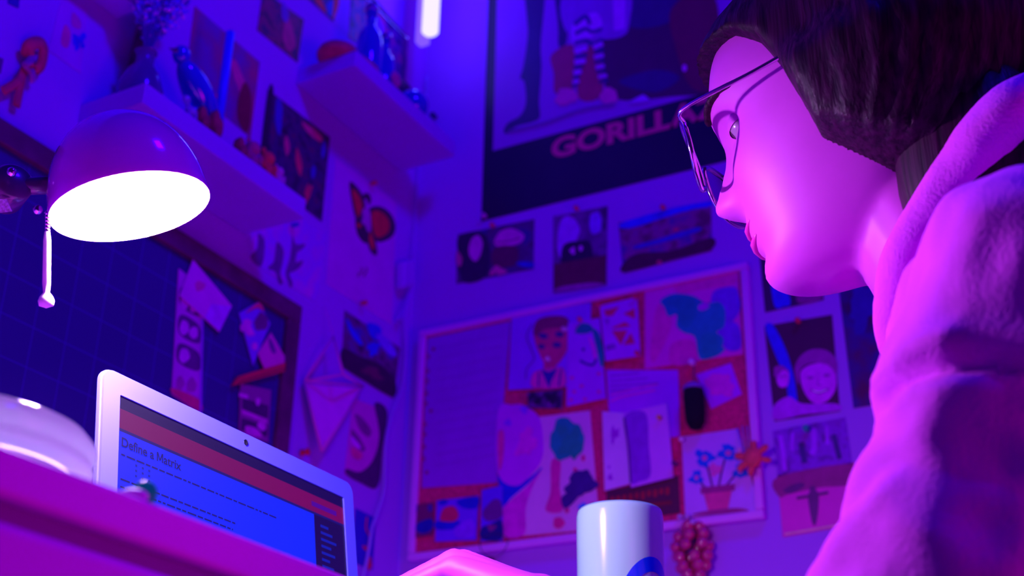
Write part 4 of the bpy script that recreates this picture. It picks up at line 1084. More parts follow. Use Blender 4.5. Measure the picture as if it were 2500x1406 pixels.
picture('brown_sign', 'dark brown wooden sign with worn reddish lettering, behind the mug rim', 'sign', 'R',
        [(1480, 1198), (1656, 1160), (1660, 1252), (1482, 1276)], (52, 0, 62), 'rb', sgn, GB, off=O1, thick=0.004)
picture('flower_drawing', 'white drawing of blue flowers in a pink pot, at the corner of the corkboard', 'drawing', 'R',
        [(1664, 1066), (1803, 1046), (1855, 1251), (1673, 1262)], (150, 66, 242), 'rl',
        [((70, 0, 120), [L2([(1742, 1200), (1730, 1150), (1722, 1120)], 5), L2([(1752, 1200), (1762, 1150), (1772, 1112)], 5), L2([(1762, 1200), (1790, 1165), (1808, 1150)], 5), L2([(1735, 1205), (1712, 1180), (1702, 1168)], 5)]),
         ((0, 50, 225), [E2(1720, 1118, 22, 20, 0.2, 0.22), E2(1778, 1106, 24, 19, 0.5, 0.22), E2(1808, 1150, 17, 18, 0.1, 0.22), E2(1700, 1166, 15, 17, 0.4, 0.22)]),
         ((190, 40, 190), [E2(1720, 1118, 7, 7), E2(1778, 1106, 8, 7), E2(1808, 1150, 6, 6), E2(1700, 1166, 5, 6), E2(1746, 1146, 15, 14, 0, 0.2)]),
         ((170, 20, 150), [[(1716, 1198), (1788, 1190), (1776, 1246), (1730, 1250)]]), ((120, 0, 130), [[(1710, 1190), (1794, 1181), (1794, 1197), (1711, 1206)], S2((1690, 1256), (1730, 1246), (1800, 1240), (1826, 1248), (1740, 1257))])], GB, off=O2)
for p, l, px in (((1419, 782), 'red pushpin at the top of the teal haired sketch slip', (210, 0, 110)), ((1465, 745), 'red pushpin at the upper inner corner of the geometric card', (210, 0, 90)), ((1553, 727), 'red pushpin between the geometric card and the teal painting, at the card top', (210, 0, 90)),
                 ((1559, 865), 'red pushpin at the bottom corner of the geometric card', (190, 0, 90)), ((1613, 1022), 'orange pushpin on the shaded leaflet', (220, 20, 90)), ((1668, 1076), 'pale pushpin at the corner of the drawing of blue flowers', (180, 60, 220)), ((1650, 1134), 'dark pushpin on the bare cork beside the shaded leaflet', (60, 0, 100))):
    pin(p, 'R', 0.0185, px, 'rb', l, 'pushpins', 0.0038)
pin((1694, 889), 'R', 0.012, (230, 60, 220), 'rb', 'clear glossy pushpin holding the black tassel', 'pushpins', 0.005)
# black tassel
tas = thing('tassel', 'black furry tassel with a lilac cap hanging on the corkboard', 'tassel', onwall((1695, 1000), 'R', 0.02))
tcx = [onwall((1694, 893), 'R', 0.022), onwall((1694, 940), 'R', 0.026)]
MB().tube(tcx, 0.0012, DARKM, 8).build('cord', None, tas)
BLK = mat((0.008, 0.003, 0.015), 0.9, bump=1.0, bscale=260)
kt, kb_ = onwall((1692, 938), 'R', 0.030), onwall((1700, 1058), 'R', 0.030)
MB().lathe([(0, 0), (0.008, 0.001), (0.015, 0.007), (0.016, 0.020), (0.0155, 0.045), (0.014, 0.060), (0.009, 0.070), (0, 0.073)], kt, (kb_-kt).normalized(), BLK, 26).build('fringe', None, tas)
MB().lathe([(0, -0.001), (0.008, 0.0), (0.0145, 0.005), (0.0158, 0.010), (0.0152, 0.011)], kt+Vector((0, -0.0012, 0.001)), (kb_-kt).normalized(), mat((0.25, 0.08, 0.5), 0.5), 26).build('cap', None, tas)
# orange felt flower charm
oc = thing('felt_charm', 'orange felt flower charm hanging on threads over the corkboard frame', 'charm', onwall((1838, 1118), 'R', 0.03))
ORG = mat((0.85, 0.06, 0.12), 0.75, noise=0.15, nscale=90, bump=0.4, bscale=500)
pf = MB()
oc0 = onwall((1838, 1116), 'R', 0.030)
pf.ell(oc0, (0.014, 0.007, 0.016), ORG, 20, 12)
for k, (dx, dz, l) in enumerate(((-0.018, 0.004, 0.010), (-0.016, -0.010, 0.010), (0.016, 0.010, 0.009), (0.019, -0.006, 0.008), (0.002, 0.016, 0.009), (-0.004, -0.018, 0.009))):
    pf.ell(oc0+Vector((dx, 0.001*(k % 2), dz)), (l, 0.004, l*0.55), ORG, 16, 10, Matrix.Rotation(-math.atan2(dz, dx), 3, 'Y'))
pf.build('petals', None, oc)
MB().ell(oc0+Vector((-0.017, -0.006, 0.012)), 0.0035, mat((0.9, 0.3, 0.7), 0.15, coat=1), 14, 10).build('bead', None, oc)
for (a, b) in (((1800, 1046), (1806, 1096)), ((1812, 1040), (1820, 1100)), ((1824, 1040), (1828, 1098))):
    MB().tube([onwall(a, 'R', 0.0176), onwall(b, 'R', 0.026)], 0.0009, mat((0.5, 0.25, 0.85), 0.5), 6).build('thread', None, oc)
# red bead charm below the board
rc = thing('bead_charm', 'cluster of shiny red beads hanging below the corkboard beside the mug', 'charm', onwall((1690, 1340), 'R', 0.03))
RBD = mat((0.62, 0.02, 0.16), 0.12, coat=1.0, spec=0.7, name='red_bead')
rr = random.Random(11)
cen = onwall((1690, 1345), 'R', 0.0158)
for row, (nb, rad, dz) in enumerate(((3, 0.013, 0.036), (5, 0.020, 0.022), (6, 0.025, 0.007), (6, 0.024, -0.008), (5, 0.020, -0.022), (4, 0.013, -0.034))):
    for k in range(nb):
        a = 2*math.pi*(k+0.5*(row % 2))/nb+0.3
        p = cen+Vector((rad*math.cos(a), 0.4*rad*math.sin(a), dz+rr.gauss(0, 0.001)))
        MB().ell(p, (0.0088, 0.0078, 0.0088), RBD, 16, 10).build('bead', None, rc)
MB().tube([onwall((1676, 1262), 'R', 0.0178), onwall((1684, 1290), 'R', 0.0178), onwall((1688, 1310), 'R', 0.0178)], 0.0009, mat((0.5, 0.2, 0.6), 0.4), 6).build('thread', None, rc)
for x, y in ((1660, 1262), (1677, 1260), (1692, 1274)):
    MB().ell(onwall((x, y), 'R', 0.024), 0.0042, mat((0.6, 0.25, 0.7), 0.1, coat=1), 14, 10).build('clear_bead', None, rc)
MB().tube([onwall((1660, 1262), 'R', 0.0235), onwall((1677, 1260), 'R', 0.0235), onwall((1692, 1274), 'R', 0.0235), onwall((1688, 1310), 'R', 0.0178)], 0.0007, mat((0.5, 0.2, 0.6), 0.4), 6).build('thread', None, rc)
# wire hoop with a dark bead hanging below the board behind the hand
wh = thing('wire_hoop', 'thin wire hoop with a dark bead hanging under the corkboard above the hand', 'charm', onwall((1200, 1340), 'R', 0.02))
hp = [onwall(p, 'R', 0.0182) for p in smooth_closed([(1174, 1316), (1176, 1345), (1200, 1362), (1226, 1350), (1240, 1318), (1212, 1302)], 5)]
MB().tube(hp, 0.0007, DARKM, 6, close=True).build('hoop', None, wh)
MB().tube([onwall((1200, 1362), 'R', 0.0182), onwall((1196, 1368), 'R', 0.006)], 0.0006, DARKM, 6).build('thread', None, wh)
MB().ell(onwall((1196, 1372), 'R', 0.0056), (0.008, 0.006, 0.009), mat((0.22, 0.01, 0.12), 0.4), 16, 10).build('bead', None, wh)

# ------------------------------------------------------------------ the person
HO = Vector((1.018, -0.955, 1.104))
HPIT, HSC = math.radians(11), 1.02
HF = Vector((-math.cos(HPIT), 0, -math.sin(HPIT)))
HU = Vector((-math.sin(HPIT), 0, math.cos(HPIT)))
HL = Vector((0, -1, 0))
def hp_(x, y, z):
    """head coordinates: x forward, y towards the near ear, z up"""
    return HO+(HF*x+HL*y+HU*z)*HSC
ZK = [-0.104, -0.100, -0.092, -0.080, -0.065, -0.045, -0.030, 0.0, 0.03, 0.05, 0.07, 0.09, 0.11, 0.128, 0.140, 0.147, 0.149]
FK = [0.040, 0.068, 0.084, 0.089, 0.088, 0.092, 0.092, 0.091, 0.090, 0.096, 0.095, 0.089, 0.076, 0.054, 0.030, 0.010, 0.002]
BK = [0.000, -0.012, -0.025, -0.040, -0.055, -0.070, -0.080, -0.096, -0.104, -0.106, -0.105, -0.100, -0.088, -0.068, -0.045, -0.022, -0.012]
WK = [0.012, 0.024, 0.036, 0.046, 0.054, 0.061, 0.066, 0.072, 0.075, 0.076, 0.075, 0.071, 0.061, 0.045, 0.028, 0.012, 0.005]
def gs(v, s):
    return math.exp(-(v/s)**2)
def ztab(z, K):
    return float(np.interp(z, ZK, K))
def head_point(z, a, extra=0.0):
    """surface of the head at height z and angle a around it (0 = straight ahead)"""
    f = sum(ztab(z+d, FK) for d in (-0.004, 0, 0.004))/3
    b = sum(ztab(z+d, BK) for d in (-0.004, 0, 0.004))/3
    w = sum(ztab(z+d, WK) for d in (-0.004, 0, 0.004))/3
    ctr = 0.45*f+0.55*b
    ca, sa = math.cos(a), math.sin(a)
    ex = 0.86
    x = (f-ctr if ca > 0 else ctr-b)*math.copysign(abs(ca)**ex, ca)
    y = (w+extra)*math.copysign(abs(sa)**ex, sa)
    x = ctr+x*(1+extra/0.09)
    if ca > 0:
        fr = ca
        # nose, brows, eye sockets, lips, chin and cheeks
        nz = np.interp(z, [-0.028, -0.020, -0.012, 0.0, 0.02, 0.038, 0.05], [0, 0.016, 0.026, 0.020, 0.010, 0.004, 0])
        ns = np.interp(z, [-0.02, -0.010, 0.01, 0.04], [0.015, 0.013, 0.009, 0.010])
        x += nz*gs(y, ns)*fr
        for s in (-1, 1):
            x -= 0.0105*gs(y-s*0.032, 0.016)*gs(z-0.028, 0.014)*fr
            x += 0.0050*gs(y-s*0.028, 0.022)*gs(z-0.050, 0.009)*fr
            x += 0.0050*gs(y-s*0.043, 0.022)*gs(z+0.008, 0.022)*fr
            x += 0.004*gs(y-s*0.010, 0.006)*gs(z+0.016, 0.006)*fr
        x += 0.0045*gs(y, 0.020)*(gs(z+0.042, 0.006)+gs(z+0.055, 0.0065))*fr
        x -= 0.003*gs(y, 0.022)*gs(z+0.0485, 0.003)*fr
        x += 0.0050*gs(y, 0.018)*gs(z+0.083, 0.013)*fr
        x -= 0.004*gs(y, 0.022)*gs(z+0.067, 0.006)*fr
    return x, y, z
def smooth01(t):
    t = min(1, max(0, t))
    return t*t*(3-2*t)
class CAP(MB):
    def capsule(s, p0, p1, r0, r1, n=18):
        p0, p1 = Vector(p0), Vector(p1)
        s.ell(p0, r0, None, n, n//2)
        s.ell(p1, r1, None, n, n//2)
        s.tube([p0, p1], [r0, r1], None, n)
        return s
    def chain(s, pts, rs, n=18):
        for i in range(len(pts)-1):
            s.capsule(pts[i], pts[i+1], rs[i], rs[i+1], n)
        return s
def remesh(o, voxel, it=5, disp=None):
    md = o.modifiers.new('fuse', 'REMESH')
    md.mode = 'VOXEL'
    md.voxel_size = voxel
    if disp:
        for size, st in disp:
            tx = bpy.data.textures.new('folds', 'CLOUDS')
            tx.noise_scale = size
            dm = o.modifiers.new('folds', 'DISPLACE')
            dm.texture = tx
            dm.strength = st
            dm.mid_level = 0.5
            dm.texture_coords = 'LOCAL'
    ms = o.modifiers.new('ease', 'SMOOTH')
    ms.factor = 0.5
    ms.iterations = it
    dg = bpy.context.evaluated_depsgraph_get()
    dg.update()
    me = bpy.data.meshes.new_from_object(o.evaluated_get(dg))
    mats = [m for m in o.data.materials]
    o.modifiers.clear()
    o.data = me
    me.materials.clear()
    for m in mats:
        me.materials.append(m)
    me.polygons.foreach_set('use_smooth', [True]*len(me.polygons))
    me.update()
SKIN = mat((0.74, 0.075, 0.70), 0.5, noise=0.04, nscale=30, spec=0.35, name='skin')
per = thing('person', 'person in a pale hooded jacket and glasses bending over the desk towards the laptop', 'person', (1.25, -0.95, 0.0))
bod = CAP()
NZ, NA = 84, 96
vs, fs = [], []
zs = [ZK[0]+(ZK[-1]-ZK[0])*(i/(NZ-1)) for i in range(NZ)]
for z in zs:
    for k in range(NA):
        vs.append(hp_(*head_point(z, 2*math.pi*k/NA)))
for i in range(NZ-1):
    for k in range(NA):
        fs.append((i*NA+k, i*NA+(k+1) % NA, (i+1)*NA+(k+1) % NA, (i+1)*NA+k))
fs.append(list(range(NA)))
fs.append([(NZ-1)*NA+k for k in range(NA)][::-1])
bod.add(vs, fs, None, True)
for s in (-1, 1):                                   # ears
    Re = Matrix((HF, HL*s, HU)).transposed()
    Rt = Re @ Matrix.Rotation(math.radians(-16), 3, 'Y') @ Matrix.Rotation(math.radians(20), 3, 'Z')
    ec_ = hp_(-0.012, s*0.077, 0.002)
    bod.ell(ec_, (0.014, 0.005, 0.024), None, 18, 12, Rt)
    rim = []
    for k in range(14):
        t = math.radians(-60)+k/13*math.radians(270)
        rim.append(ec_+Rt @ Vector((0.017*math.cos(t), 0.007, 0.030*math.sin(t))))
    bod.chain(rim, [0.0045]*14, 10)
    bod.ell(ec_+Rt @ Vector((0.004, 0.004, -0.026)), (0.008, 0.005, 0.009), None, 14, 10, Rt)
bod.chain([(1.035, -0.955, 1.075), (1.050, -0.953, 1.03), (1.082, -0.951, 0.955), (1.11, -0.95, 0.90)], [0.050, 0.051, 0.056, 0.07])
# torso, arms, legs
bod.chain([(1.13, -1.03, 0.885), (1.13, -0.87, 0.885)], [0.085, 0.085])
bod.chain([(1.13, -0.95, 0.88), (1.19, -0.95, 0.72), (1.25, -0.95, 0.57)], [0.105, 0.105, 0.115])
bod.chain([(1.25, -1.03, 0.555), (1.25, -0.87, 0.555)], [0.095, 0.095])
SHL, ELL, WRL = Vector((1.14, -1.11, 0.895)), Vector((1.046, -1.135, 0.645)), Vector((0.792, -0.990, 0.7725))
bod.chain([SHL, ELL], [0.050, 0.038])
bod.chain([ELL, ELL.lerp(WRL, 0.35), WRL], [0.038, 0.038, 0.025])
SHR, ELR, WRR = Vector((1.13, -0.79, 0.895)), Vector((1.10, -0.73, 0.66)), Vector((0.98, -0.85, 0.60))
bod.chain([SHR, ELR], [0.050, 0.038])
bod.chain([ELR, ELR.lerp(WRR, 0.35), WRR], [0.038, 0.038, 0.025])
def hand(cp, wrist, mcp, fingers, thumb, rw=0.021):
    for i, m_ in enumerate(mcp):
        cp.chain([wrist, Vector(wrist).lerp(Vector(m_), 0.55), m_], [rw, 0.0145, 0.0108], 14)
    for a, b in zip(mcp[:-1], mcp[1:]):
        cp.capsule(Vector(a).lerp(Vector(wrist), 0.2), Vector(b).lerp(Vector(wrist), 0.2), 0.0105, 0.0105, 12)
    for f_ in fingers:
        cp.chain(f_, [0.0100, 0.0088, 0.0078, 0.0066][:len(f_)], 12)
    cp.chain(thumb, [0.0145, 0.0115, 0.0095, 0.0078][:len(thumb)], 12)
MCP = [(0.694, -0.925, 0.822), (0.688, -0.947, 0.829), (0.695, -0.970, 0.823), (0.708, -0.990, 0.812)]
hand(bod, WRL, MCP, [
    [MCP[0], (0.657, -0.909, 0.815), (0.640, -0.902, 0.793), (0.636, -0.900, 0.774)],
    [MCP[1], (0.644, -0.940, 0.818), (0.625, -0.937, 0.792), (0.622, -0.936, 0.773)],
    [MCP[2], (0.652, -0.971, 0.809), (0.636, -0.971, 0.785), (0.636, -0.970, 0.772)],
    [MCP[3], (0.676, -1.000, 0.799), (0.663, -1.003, 0.780), (0.664, -1.003, 0.771)]],
    [(0.765, -0.965, 0.795), (0.725, -0.928, 0.790), (0.700, -0.908, 0.782), (0.676, -0.899, 0.774)])
RM_ = [(0.905, -0.905, 0.604), (0.900, -0.885, 0.607), (0.903, -0.865, 0.605), (0.912, -0.847, 0.600)]
hand(bod, WRR, RM_, [
    [RM_[0], (0.866, -0.915, 0.600), (0.842, -0.920, 0.588), (0.826, -0.922, 0.576)],
    [RM_[1], (0.856, -0.890, 0.602), (0.830, -0.893, 0.590), (0.813, -0.895, 0.577)],
    [RM_[2], (0.862, -0.866, 0.600), (0.838, -0.867, 0.588), (0.822, -0.867, 0.576)],
    [RM_[3], (0.878, -0.840, 0.594), (0.860, -0.838, 0.583), (0.848, -0.837, 0.573)]],
    [(0.968, -0.872, 0.600), (0.935, -0.912, 0.598), (0.912, -0.926, 0.592), (0.892, -0.932, 0.584)])
for s in (-1, 1):
    bod.chain([(1.25, -0.95+s*0.085, 0.55), (0.93, -0.95+s*0.105, 0.53)], [0.085, 0.062])
    bod.chain([(0.93, -0.95+s*0.105, 0.53), (0.97, -0.95+s*0.105, 0.10)], [0.056, 0.036])
    bod.chain([(0.985, -0.95+s*0.105, 0.055), (0.86, -0.95+s*0.115, 0.032)], [0.036, 0.028])
body = bod.build('body', SKIN, per)
remesh(body, 0.0034, 4)
# hair: a shell that rises from the skin behind the hairline
HAIR = bpy.data.materials.new('dark_hair')
HAIR.use_nodes = True
nt = HAIR.node_tree
hb = nt.nodes['Principled BSDF']
hb.inputs['Roughness'].default_value = 0.5
hb.inputs['Specular IOR Level'].default_value = 0.2
tc = nt.nodes.new('ShaderNodeTexCoord')
mp = nt.nodes.new('ShaderNodeMapping')
mp.inputs['Scale'].default_value = (260, 260, 14)
nn = nt.nodes.new('ShaderNodeTexNoise')
nn.inputs['Scale'].default_value = 1.0
nn.inputs['Detail'].default_value = 3
rp_ = nt.nodes.new('ShaderNodeValToRGB')
rp_.color_ramp.elements[0].position = 0.35
rp_.color_ramp.elements[1].position = 0.7
rp_.color_ramp.elements[0].color = (0.014, 0.001, 0.014, 1)
rp_.color_ramp.elements[1].color = (0.050, 0.003, 0.040, 1)
bmp = nt.nodes.new('ShaderNodeBump')
bmp.inputs['Strength'].default_value = 0.6
bmp.inputs['Distance'].default_value = 0.002
nt.links.new(tc.outputs['Object'], mp.inputs['Vector'])
nt.links.new(mp.outputs['Vector'], nn.inputs['Vector'])
nt.links.new(nn.outputs['Fac'], rp_.inputs['Fac'])
nt.links.new(rp_.outputs['Color'], hb.inputs['Base Color'])
nt.links.new(nn.outputs['Fac'], bmp.inputs['Height'])
nt.links.new(bmp.outputs['Normal'], hb.inputs['Normal'])
hv, hf = [], []
NZ2, NA2 = 90, 160
for i in range(NZ2):
    z = ZK[0]+0.012+(ZK[-1]-ZK[0]-0.012)*(i/(NZ2-1))
    for k in range(NA2):
        a = 2*math.pi*k/NA2
        x, y, z_ = head_point(z, a)
        xl = np.interp(z, [-0.10, -0.075, -0.055, -0.03, 0.0, 0.03, 0.06, 0.085, 0.10, 0.12, 0.15], [-0.030, -0.022, -0.002, 0.022, 0.026, 0.032, 0.042, 0.060, 0.10, 0.2, 0.2])
        mk = smooth01((xl-x)/0.018)
        T = -0.007+mk*(0.021+0.016*smooth01((0.05-z)/0.04)*gs(x+0.005, 0.045)+0.028*smooth01((-x+0.01)/0.08))
        T *= 1+0.045*math.sin(a*44+3*math.sin(z*28))+0.03*math.sin(a*71+2*math.sin(z*40+1))
        r = math.hypot(x+0.01, y) or 1e-4
        top = smooth01((z-0.10)/0.045)
        hv.append(hp_(x+(x+0.01)/r*T*(1-0.6*top), y+y/r*T*(1-0.6*top), z+T*top))
for i in range(NZ2-1):
    for k in range(NA2):
        hf.append((i*NA2+k, i*NA2+(k+1) % NA2, (i+1)*NA2+(k+1) % NA2, (i+1)*NA2+k))
hf.append(list(range(NA2)))
hf.append([(NZ2-1)*NA2+k for k in range(NA2)][::-1])
hm = MB().add(hv, hf, None, True)
tailp = smooth_open([hp_(-0.10, 0.0, 0.03), hp_(-0.135, 0.0, -0.02), hp_(-0.125, 0.0, -0.08), hp_(-0.11, 0, -0.13)], 6)
hm.tube(tailp, [0.05]*6+[0.050]*6+[0.036]*5+[0.022]*2, None, 30)
for s in (-1, 1):
    Rh = Matrix((HF, HL, HU)).transposed() @ Matrix.Rotation(math.radians(-14), 3, 'Y')
    hm.ell(hp_(-0.064, s*0.048, -0.082), (0.048, 0.034, 0.088), None, 30, 20, Rh, noise=0.02)
hm.build('hair', HAIR, per)
for s in (-1, 1):
    eb = MB()
    ec2 = hp_(0.0700, s*0.032, 0.028)
    eb.ell(ec2, 0.0122*HSC, mat((0.42, 0.22, 0.42), 0.2, coat=0.6), 22, 16)
    gaze = (HF*0.9-HU*0.35).normalized()
    eb.lathe([(0.0, 0.0124), (0.0028, 0.0122), (0.0029, 0.0120)], ec2, gaze, mat((0.01, 0.0, 0.01), 0.1, coat=1), 16)
    eb.lathe([(0.0029, 0.0121), (0.0056, 0.0113)], ec2, gaze, mat((0.12, 0.03, 0.05), 0.2, coat=1), 20)
    eb.build('eye', None, per)
    ld = MB()
    for a0_, a1_, fwd_ in ((8, 96, 1), (128, 172, 1)):
        la = (HU*0.93+HF*0.22).normalized()
        ld.lathe([(0.0129*HSC*math.sin(math.radians(t)), 0.0129*HSC*math.cos(math.radians(t))) for t in np.linspace(a0_, a1_, 14)], ec2, la, SKIN, 28)
    ld.build('eyelids', None, per)
    br_ = MB()
    bpz = [hp_(head_point(z, a_)[0]+0.001, s*abs(head_point(z, a_)[1]), z) for z, a_ in ((0.049, 0.22), (0.053, 0.42), (0.053, 0.62), (0.048, 0.82))]
    br_.tube(smooth_open(bpz, 5), [0.0018]+[0.0032]*10+[0.0022]*4+[0.0012], HAIR, 10)
    br_.build('eyebrow', None, per)
lipm = mat((0.75, 0.03, 0.42), 0.35, coat=0.2)
lpm = MB()
for zc, th in ((-0.0425, 0.0028), (-0.0545, 0.0034)):
    P = [hp_(head_point(zc, a_)[0]-0.0012, head_point(zc, a_)[1], zc-0.0025*abs(a_)) for a_ in (-0.36, -0.25, -0.12, 0, 0.12, 0.25, 0.36)]
    lpm.tube(P, [0.001, th*0.7, th, th*0.95, th, th*0.7, 0.001], lipm, 12)
lpm.build('lips', None, per)
# fingernails on the near hand
nl_ = MB()
for tp, dr_ in (((0.636, -0.900, 0.774), (-1, 0.1, 0.25)), ((0.622, -0.936, 0.773), (-1, 0, 0.25)), ((0.636, -0.970, 0.772), (-1, -0.1, 0.25)), ((0.664, -1.003, 0.771), (-1, -0.2, 0.25))):
    d_ = Vector(dr_).normalized()
    nl_.ell(Vector(tp)+d_*0.0062+Vector((0, 0, 0.004)), (0.0012, 0.0042, 0.0055), mat((0.85, 0.25, 0.7), 0.25, coat=0.5), 12, 8)
nl_.build('fingernails', None, per)
# hooded jacket
FAB = mat((0.85, 0.07, 0.88), 0.85, noise=0.06, nscale=25, bump=0.35, bscale=420, spec=0.1, name='fleece')
jk = CAP()
jk.chain([(1.145, -1.05, 0.876), (1.145, -0.85, 0.876)], [0.100, 0.100])
jk.chain([(1.145, -0.95, 0.86), (1.19, -0.95, 0.72), (1.25, -0.95, 0.56)], [0.124, 0.128, 0.138])
jk.chain([(1.25, -1.04, 0.56), (1.25, -0.86, 0.56)], [0.113, 0.113])
jk.chain([SHL+Vector((0.002, 0, -0.004)), SHL.lerp(ELL, 0.30)], [0.069, 0.068], 24)
jk.chain([SHL.lerp(ELL, 0.45), SHL.lerp(ELL, 0.72), ELL], [0.062, 0.067, 0.060], 24)
jk.chain([ELL, ELL.lerp(WRL, 0.3), ELL.lerp(WRL, 0.56)], [0.056, 0.050, 0.042], 24)
jk.chain([SHR, SHR.lerp(ELR, 0.30)], [0.071, 0.069], 24)
jk.chain([SHR.lerp(ELR, 0.36), ELR], [0.061, 0.058], 24)
jk.chain([ELR, ELR.lerp(WRR, 0.4), ELR.lerp(WRR, 0.86)], [0.056, 0.053, 0.041], 24)
jk.chain([(1.10, -1.02, 0.905), (1.16, -0.95, 0.925), (1.10, -0.88, 0.905)], [0.042, 0.055, 0.042])
jacket = jk.build('hooded_jacket', FAB, per)
remesh(jacket, 0.0048, 4, [(0.10, 0.028), (0.04, 0.010)])
# the near sleeve's armhole crease, pressed into the cloth
arm_d = (ELL-SHL).normalized()
arm_l = (ELL-SHL).length
o_j = jacket.location+per.location
for v in jacket.data.vertices:
    p = v.co+o_j-SHL
    t = p.dot(arm_d)
    q = p-arm_d*t
    if q.length < 0.115 and -0.02 < t < arm_l and (v.co+o_j).y < -1.02:
        an = math.atan2(q.y, q.x)
        t0 = 0.088+0.010*math.sin(2*an+1.0)
        side = smooth01((-q.normalized().y-0.05)/0.6)
        d_ = (-0.012*gs(t-t0, 0.0065)+0.0025*gs(t-t0+0.015, 0.010))*side
        d_ += -0.004*gs(t-t0-0.075-0.03*math.sin(an), 0.010)*side
        v.co += q.normalized()*d_
jacket.data.update()
cuff_c = ELL.lerp(WRL, 0.56)
cd = (WRL-ELL).normalized()
MB().lathe([(0.034, -0.012), (0.044, -0.010), (0.0445, 0.0), (0.041, 0.012), (0.038, 0.018), (0.030, 0.018)], cuff_c, cd, FAB, 32).build('cuff', None, per)
# hood lying round the neck: two soft rolls
def roll(pts, rs, name, flat=0.75, disp=0.010):
    m_ = CAP()
    P = smooth_open(pts, 7)
    R_ = np.interp(np.linspace(0, 1, len(P)), np.linspace(0, 1, len(rs)), rs)
    m_.chain([Vector(p) for p in P], list(R_), 16)
    o_ = m_.build(name, FAB, per)
    remesh(o_, 0.0036, 5, [(0.05, disp)])
    return o_
cy_ = -0.953
hl = [(1.056, -0.038, 0.890), (1.036, -0.048, 0.922), (1.050, -0.064, 0.964), (1.090, -0.072, 1.014), (1.136, -0.074, 1.056), (1.186, 0.0, 1.074)]
full = [(x, cy_+dy, z) for x, dy, z in hl]+[(x, cy_-dy, z) for x, dy, z in hl[-2::-1]]
roll(full, [0.008, 0.012, 0.016, 0.018, 0.020, 0.021, 0.020, 0.018, 0.016, 0.012, 0.008], 'hood_roll', disp=0.008)
hl2 = [(1.052, -0.062, 0.875), (1.052, -0.090, 0.902), (1.082, -0.106, 0.932), (1.130, -0.108, 0.966), (1.176, -0.078, 0.998), (1.204, 0.0, 1.006)]
full2 = [(x, cy_+dy, z) for x, dy, z in hl2]+[(x, cy_-dy, z) for x, dy, z in hl2[-2::-1]]
roll(full2, [0.008, 0.014, 0.018, 0.021, 0.024, 0.028, 0.024, 0.021, 0.018, 0.014, 0.008], 'hood_roll', disp=0.010)
# trousers and shoes (below the picture)
tr = CAP()
tr.chain([(1.25, -1.03, 0.55), (1.25, -0.87, 0.55)], [0.104, 0.104])
for s in (-1, 1):
    tr.chain([(1.25, -0.95+s*0.085, 0.55), (0.93, -0.95+s*0.105, 0.53)], [0.095, 0.072])
    tr.chain([(0.93, -0.95+s*0.105, 0.53), (0.97, -0.95+s*0.105, 0.13)], [0.068, 0.055])
trs = tr.build('trousers', mat((0.03, 0.02, 0.07), 0.85, noise=0.2, nscale=40), per)
remesh(trs, 0.006, 4)
for s in (-1, 1):
    sh_ = CAP()
    sh_.chain([(1.0, -0.95+s*0.105, 0.055), (0.93, -0.95+s*0.11, 0.045), (0.845, -0.95+s*0.116, 0.037)], [0.046, 0.043, 0.034])
    so = sh_.build('shoe', mat((0.05, 0.03, 0.06), 0.6), per)
    remesh(so, 0.005, 3)
# eyeglasses
gl = thing('eyeglasses', 'thin framed eyeglasses catching the lamp light on the face of the person', 'eyeglasses', hp_(0.105, 0, 0.025))
WIRE = mat((0.75, 0.65, 0.8), 0.12, metal=1.0, name='wire_frame')
LENS = bpy.data.materials.new('lens')
LENS.use_nodes = True
nt = LENS.node_tree
nt.nodes.clear()
out = nt.nodes.new('ShaderNodeOutputMaterial')
mx = nt.nodes.new('ShaderNodeMixShader')
tr_ = nt.nodes.new('ShaderNodeBsdfTransparent')
gl_ = nt.nodes.new('ShaderNodeBsdfGlossy')
gl_.inputs['Roughness'].default_value = 0.04
fr_ = nt.nodes.new('ShaderNodeFresnel')
fr_.inputs['IOR'].default_value = 1.7
nt.links.new(fr_.outputs['Fac'], mx.inputs['Fac'])
nt.links.new(tr_.outputs['BSDF'], mx.inputs[1])
nt.links.new(gl_.outputs['BSDF'], mx.inputs[2])
nt.links.new(mx.outputs['Shader'], out.inputs['Surface'])
for s in (-1, 1):
    ringp, lensv = [], []
    for k in range(40):
        t = 2*math.pi*k/40
        yy = s*0.0345+0.0285*math.copysign(abs(math.cos(t))**0.85, math.cos(t))
        zz = 0.020+0.0235*math.copysign(abs(math.sin(t))**0.85, math.sin(t))
        xx = 0.117-abs(yy)**2*3.0+0.02*(zz-0.020)
        ringp.append(hp_(xx, yy, zz))
    MB().tube(ringp, 0.0021, WIRE, 8, close=True).build('rim', None, gl)
    lm = MB()
    ctr = hp_(0.117-0.0345**2*3.0+0.0012, s*0.0345, 0.020)
    lm.add(ringp+[ctr], [(k, (k+1) % 40, 40) for k in range(40)], LENS, True)
    lm.build('lens', None, gl)
    MB().tube(smooth_open([hp_(0.106, s*0.061, 0.030), hp_(0.100, s*0.0745, 0.032), hp_(0.05, s*0.0800, 0.032), hp_(-0.006, s*0.0815, 0.034), hp_(-0.026, s*0.0800, 0.012)], 6), 0.0016, WIRE, 8).build('temple', None, gl)
MB().tube(smooth_open([hp_(0.117, -0.0075, 0.026), hp_(0.121, 0, 0.030), hp_(0.117, 0.0075, 0.026)], 5), 0.0013, WIRE, 8).build('bridge', None, gl)
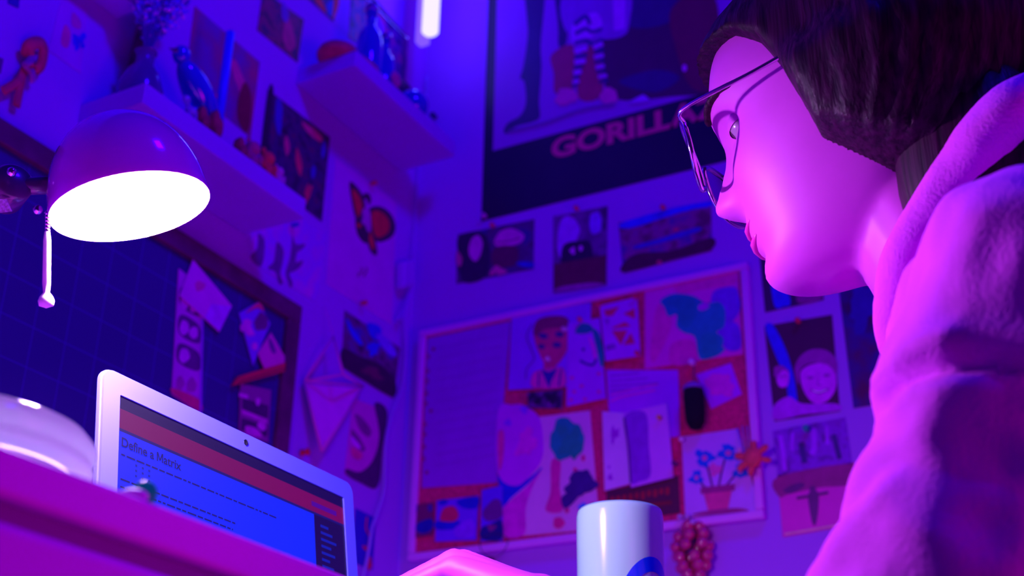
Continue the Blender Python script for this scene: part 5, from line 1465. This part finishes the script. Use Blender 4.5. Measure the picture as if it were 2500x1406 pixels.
# stool under the person
stl = thing('stool', 'plain round stool under the person, below the picture', 'stool', (1.25, -0.95, 0))
MB().lathe([(0, 0.360), (0.165, 0.360), (0.175, 0.367), (0.175, 0.387), (0.165, 0.399), (0, 0.401)], (1.25, -0.95, 0), (0, 0, 1), mat((0.3, 0.1, 0.2), 0.6), 40).build('seat', None, stl)
for k in range(4):
    a = math.pi/4+k*math.pi/2
    MB().tube([(1.25+0.12*math.cos(a), -0.95+0.12*math.sin(a), 0.361), (1.25+0.17*math.cos(a), -0.95+0.17*math.sin(a), 0.0)], 0.013, mat((0.2, 0.07, 0.14), 0.6), 12).build('leg', None, stl)

# ------------------------------------------------------------------ light
def light(name, kind, loc, energy, col, size=0.1, rot=None, **kw):
    l = bpy.data.lights.new(name, kind)
    l.energy = energy
    l.color = col
    if kind == 'AREA':
        l.size = size
    elif kind in ('POINT', 'SPOT'):
        l.shadow_soft_size = size
    o_ = bpy.data.objects.new(name, l)
    COL.objects.link(o_)
    o_.location = loc
    if rot is not None:
        o_.rotation_euler = Vector(rot).to_track_quat('-Z', 'Y').to_euler()
    return o_
light('blue_light', 'POINT', Vector(lp)+Vector((0.04, -0.04, 0.16)), 0.8, (0.01, 0.0, 1.0), 0.05)
light('ceiling_blue', 'AREA', (1.50, -1.15, 2.68), 31.0, (0.02, 0.0, 1.0), 0.25, rot=(-1.25, -0.35, -0.85))
light('room_magenta', 'AREA', (2.4, -1.00, 0.50), 6.8, (1.0, 0.0, 0.95), 0.7, rot=(-1.0, -0.35, 0.10))
w = bpy.data.worlds.new('room_glow')
w.use_nodes = True
w.node_tree.nodes['Background'].inputs['Color'].default_value = (0.05, 0.0, 0.32, 1)
w.node_tree.nodes['Background'].inputs['Strength'].default_value = 0.27
bpy.context.scene.world = w
vs_ = bpy.context.scene.view_settings
vs_.view_transform = 'Standard'
vs_.look = 'None'
vs_.gamma = 1.0
vs_.exposure = 0.0
vs_.use_curve_mapping = False
bpy.context.scene.cycles.use_denoising = True
bpy.context.scene.cycles.max_bounces = 8
bpy.context.scene.cycles.sample_clamp_indirect = 4.0
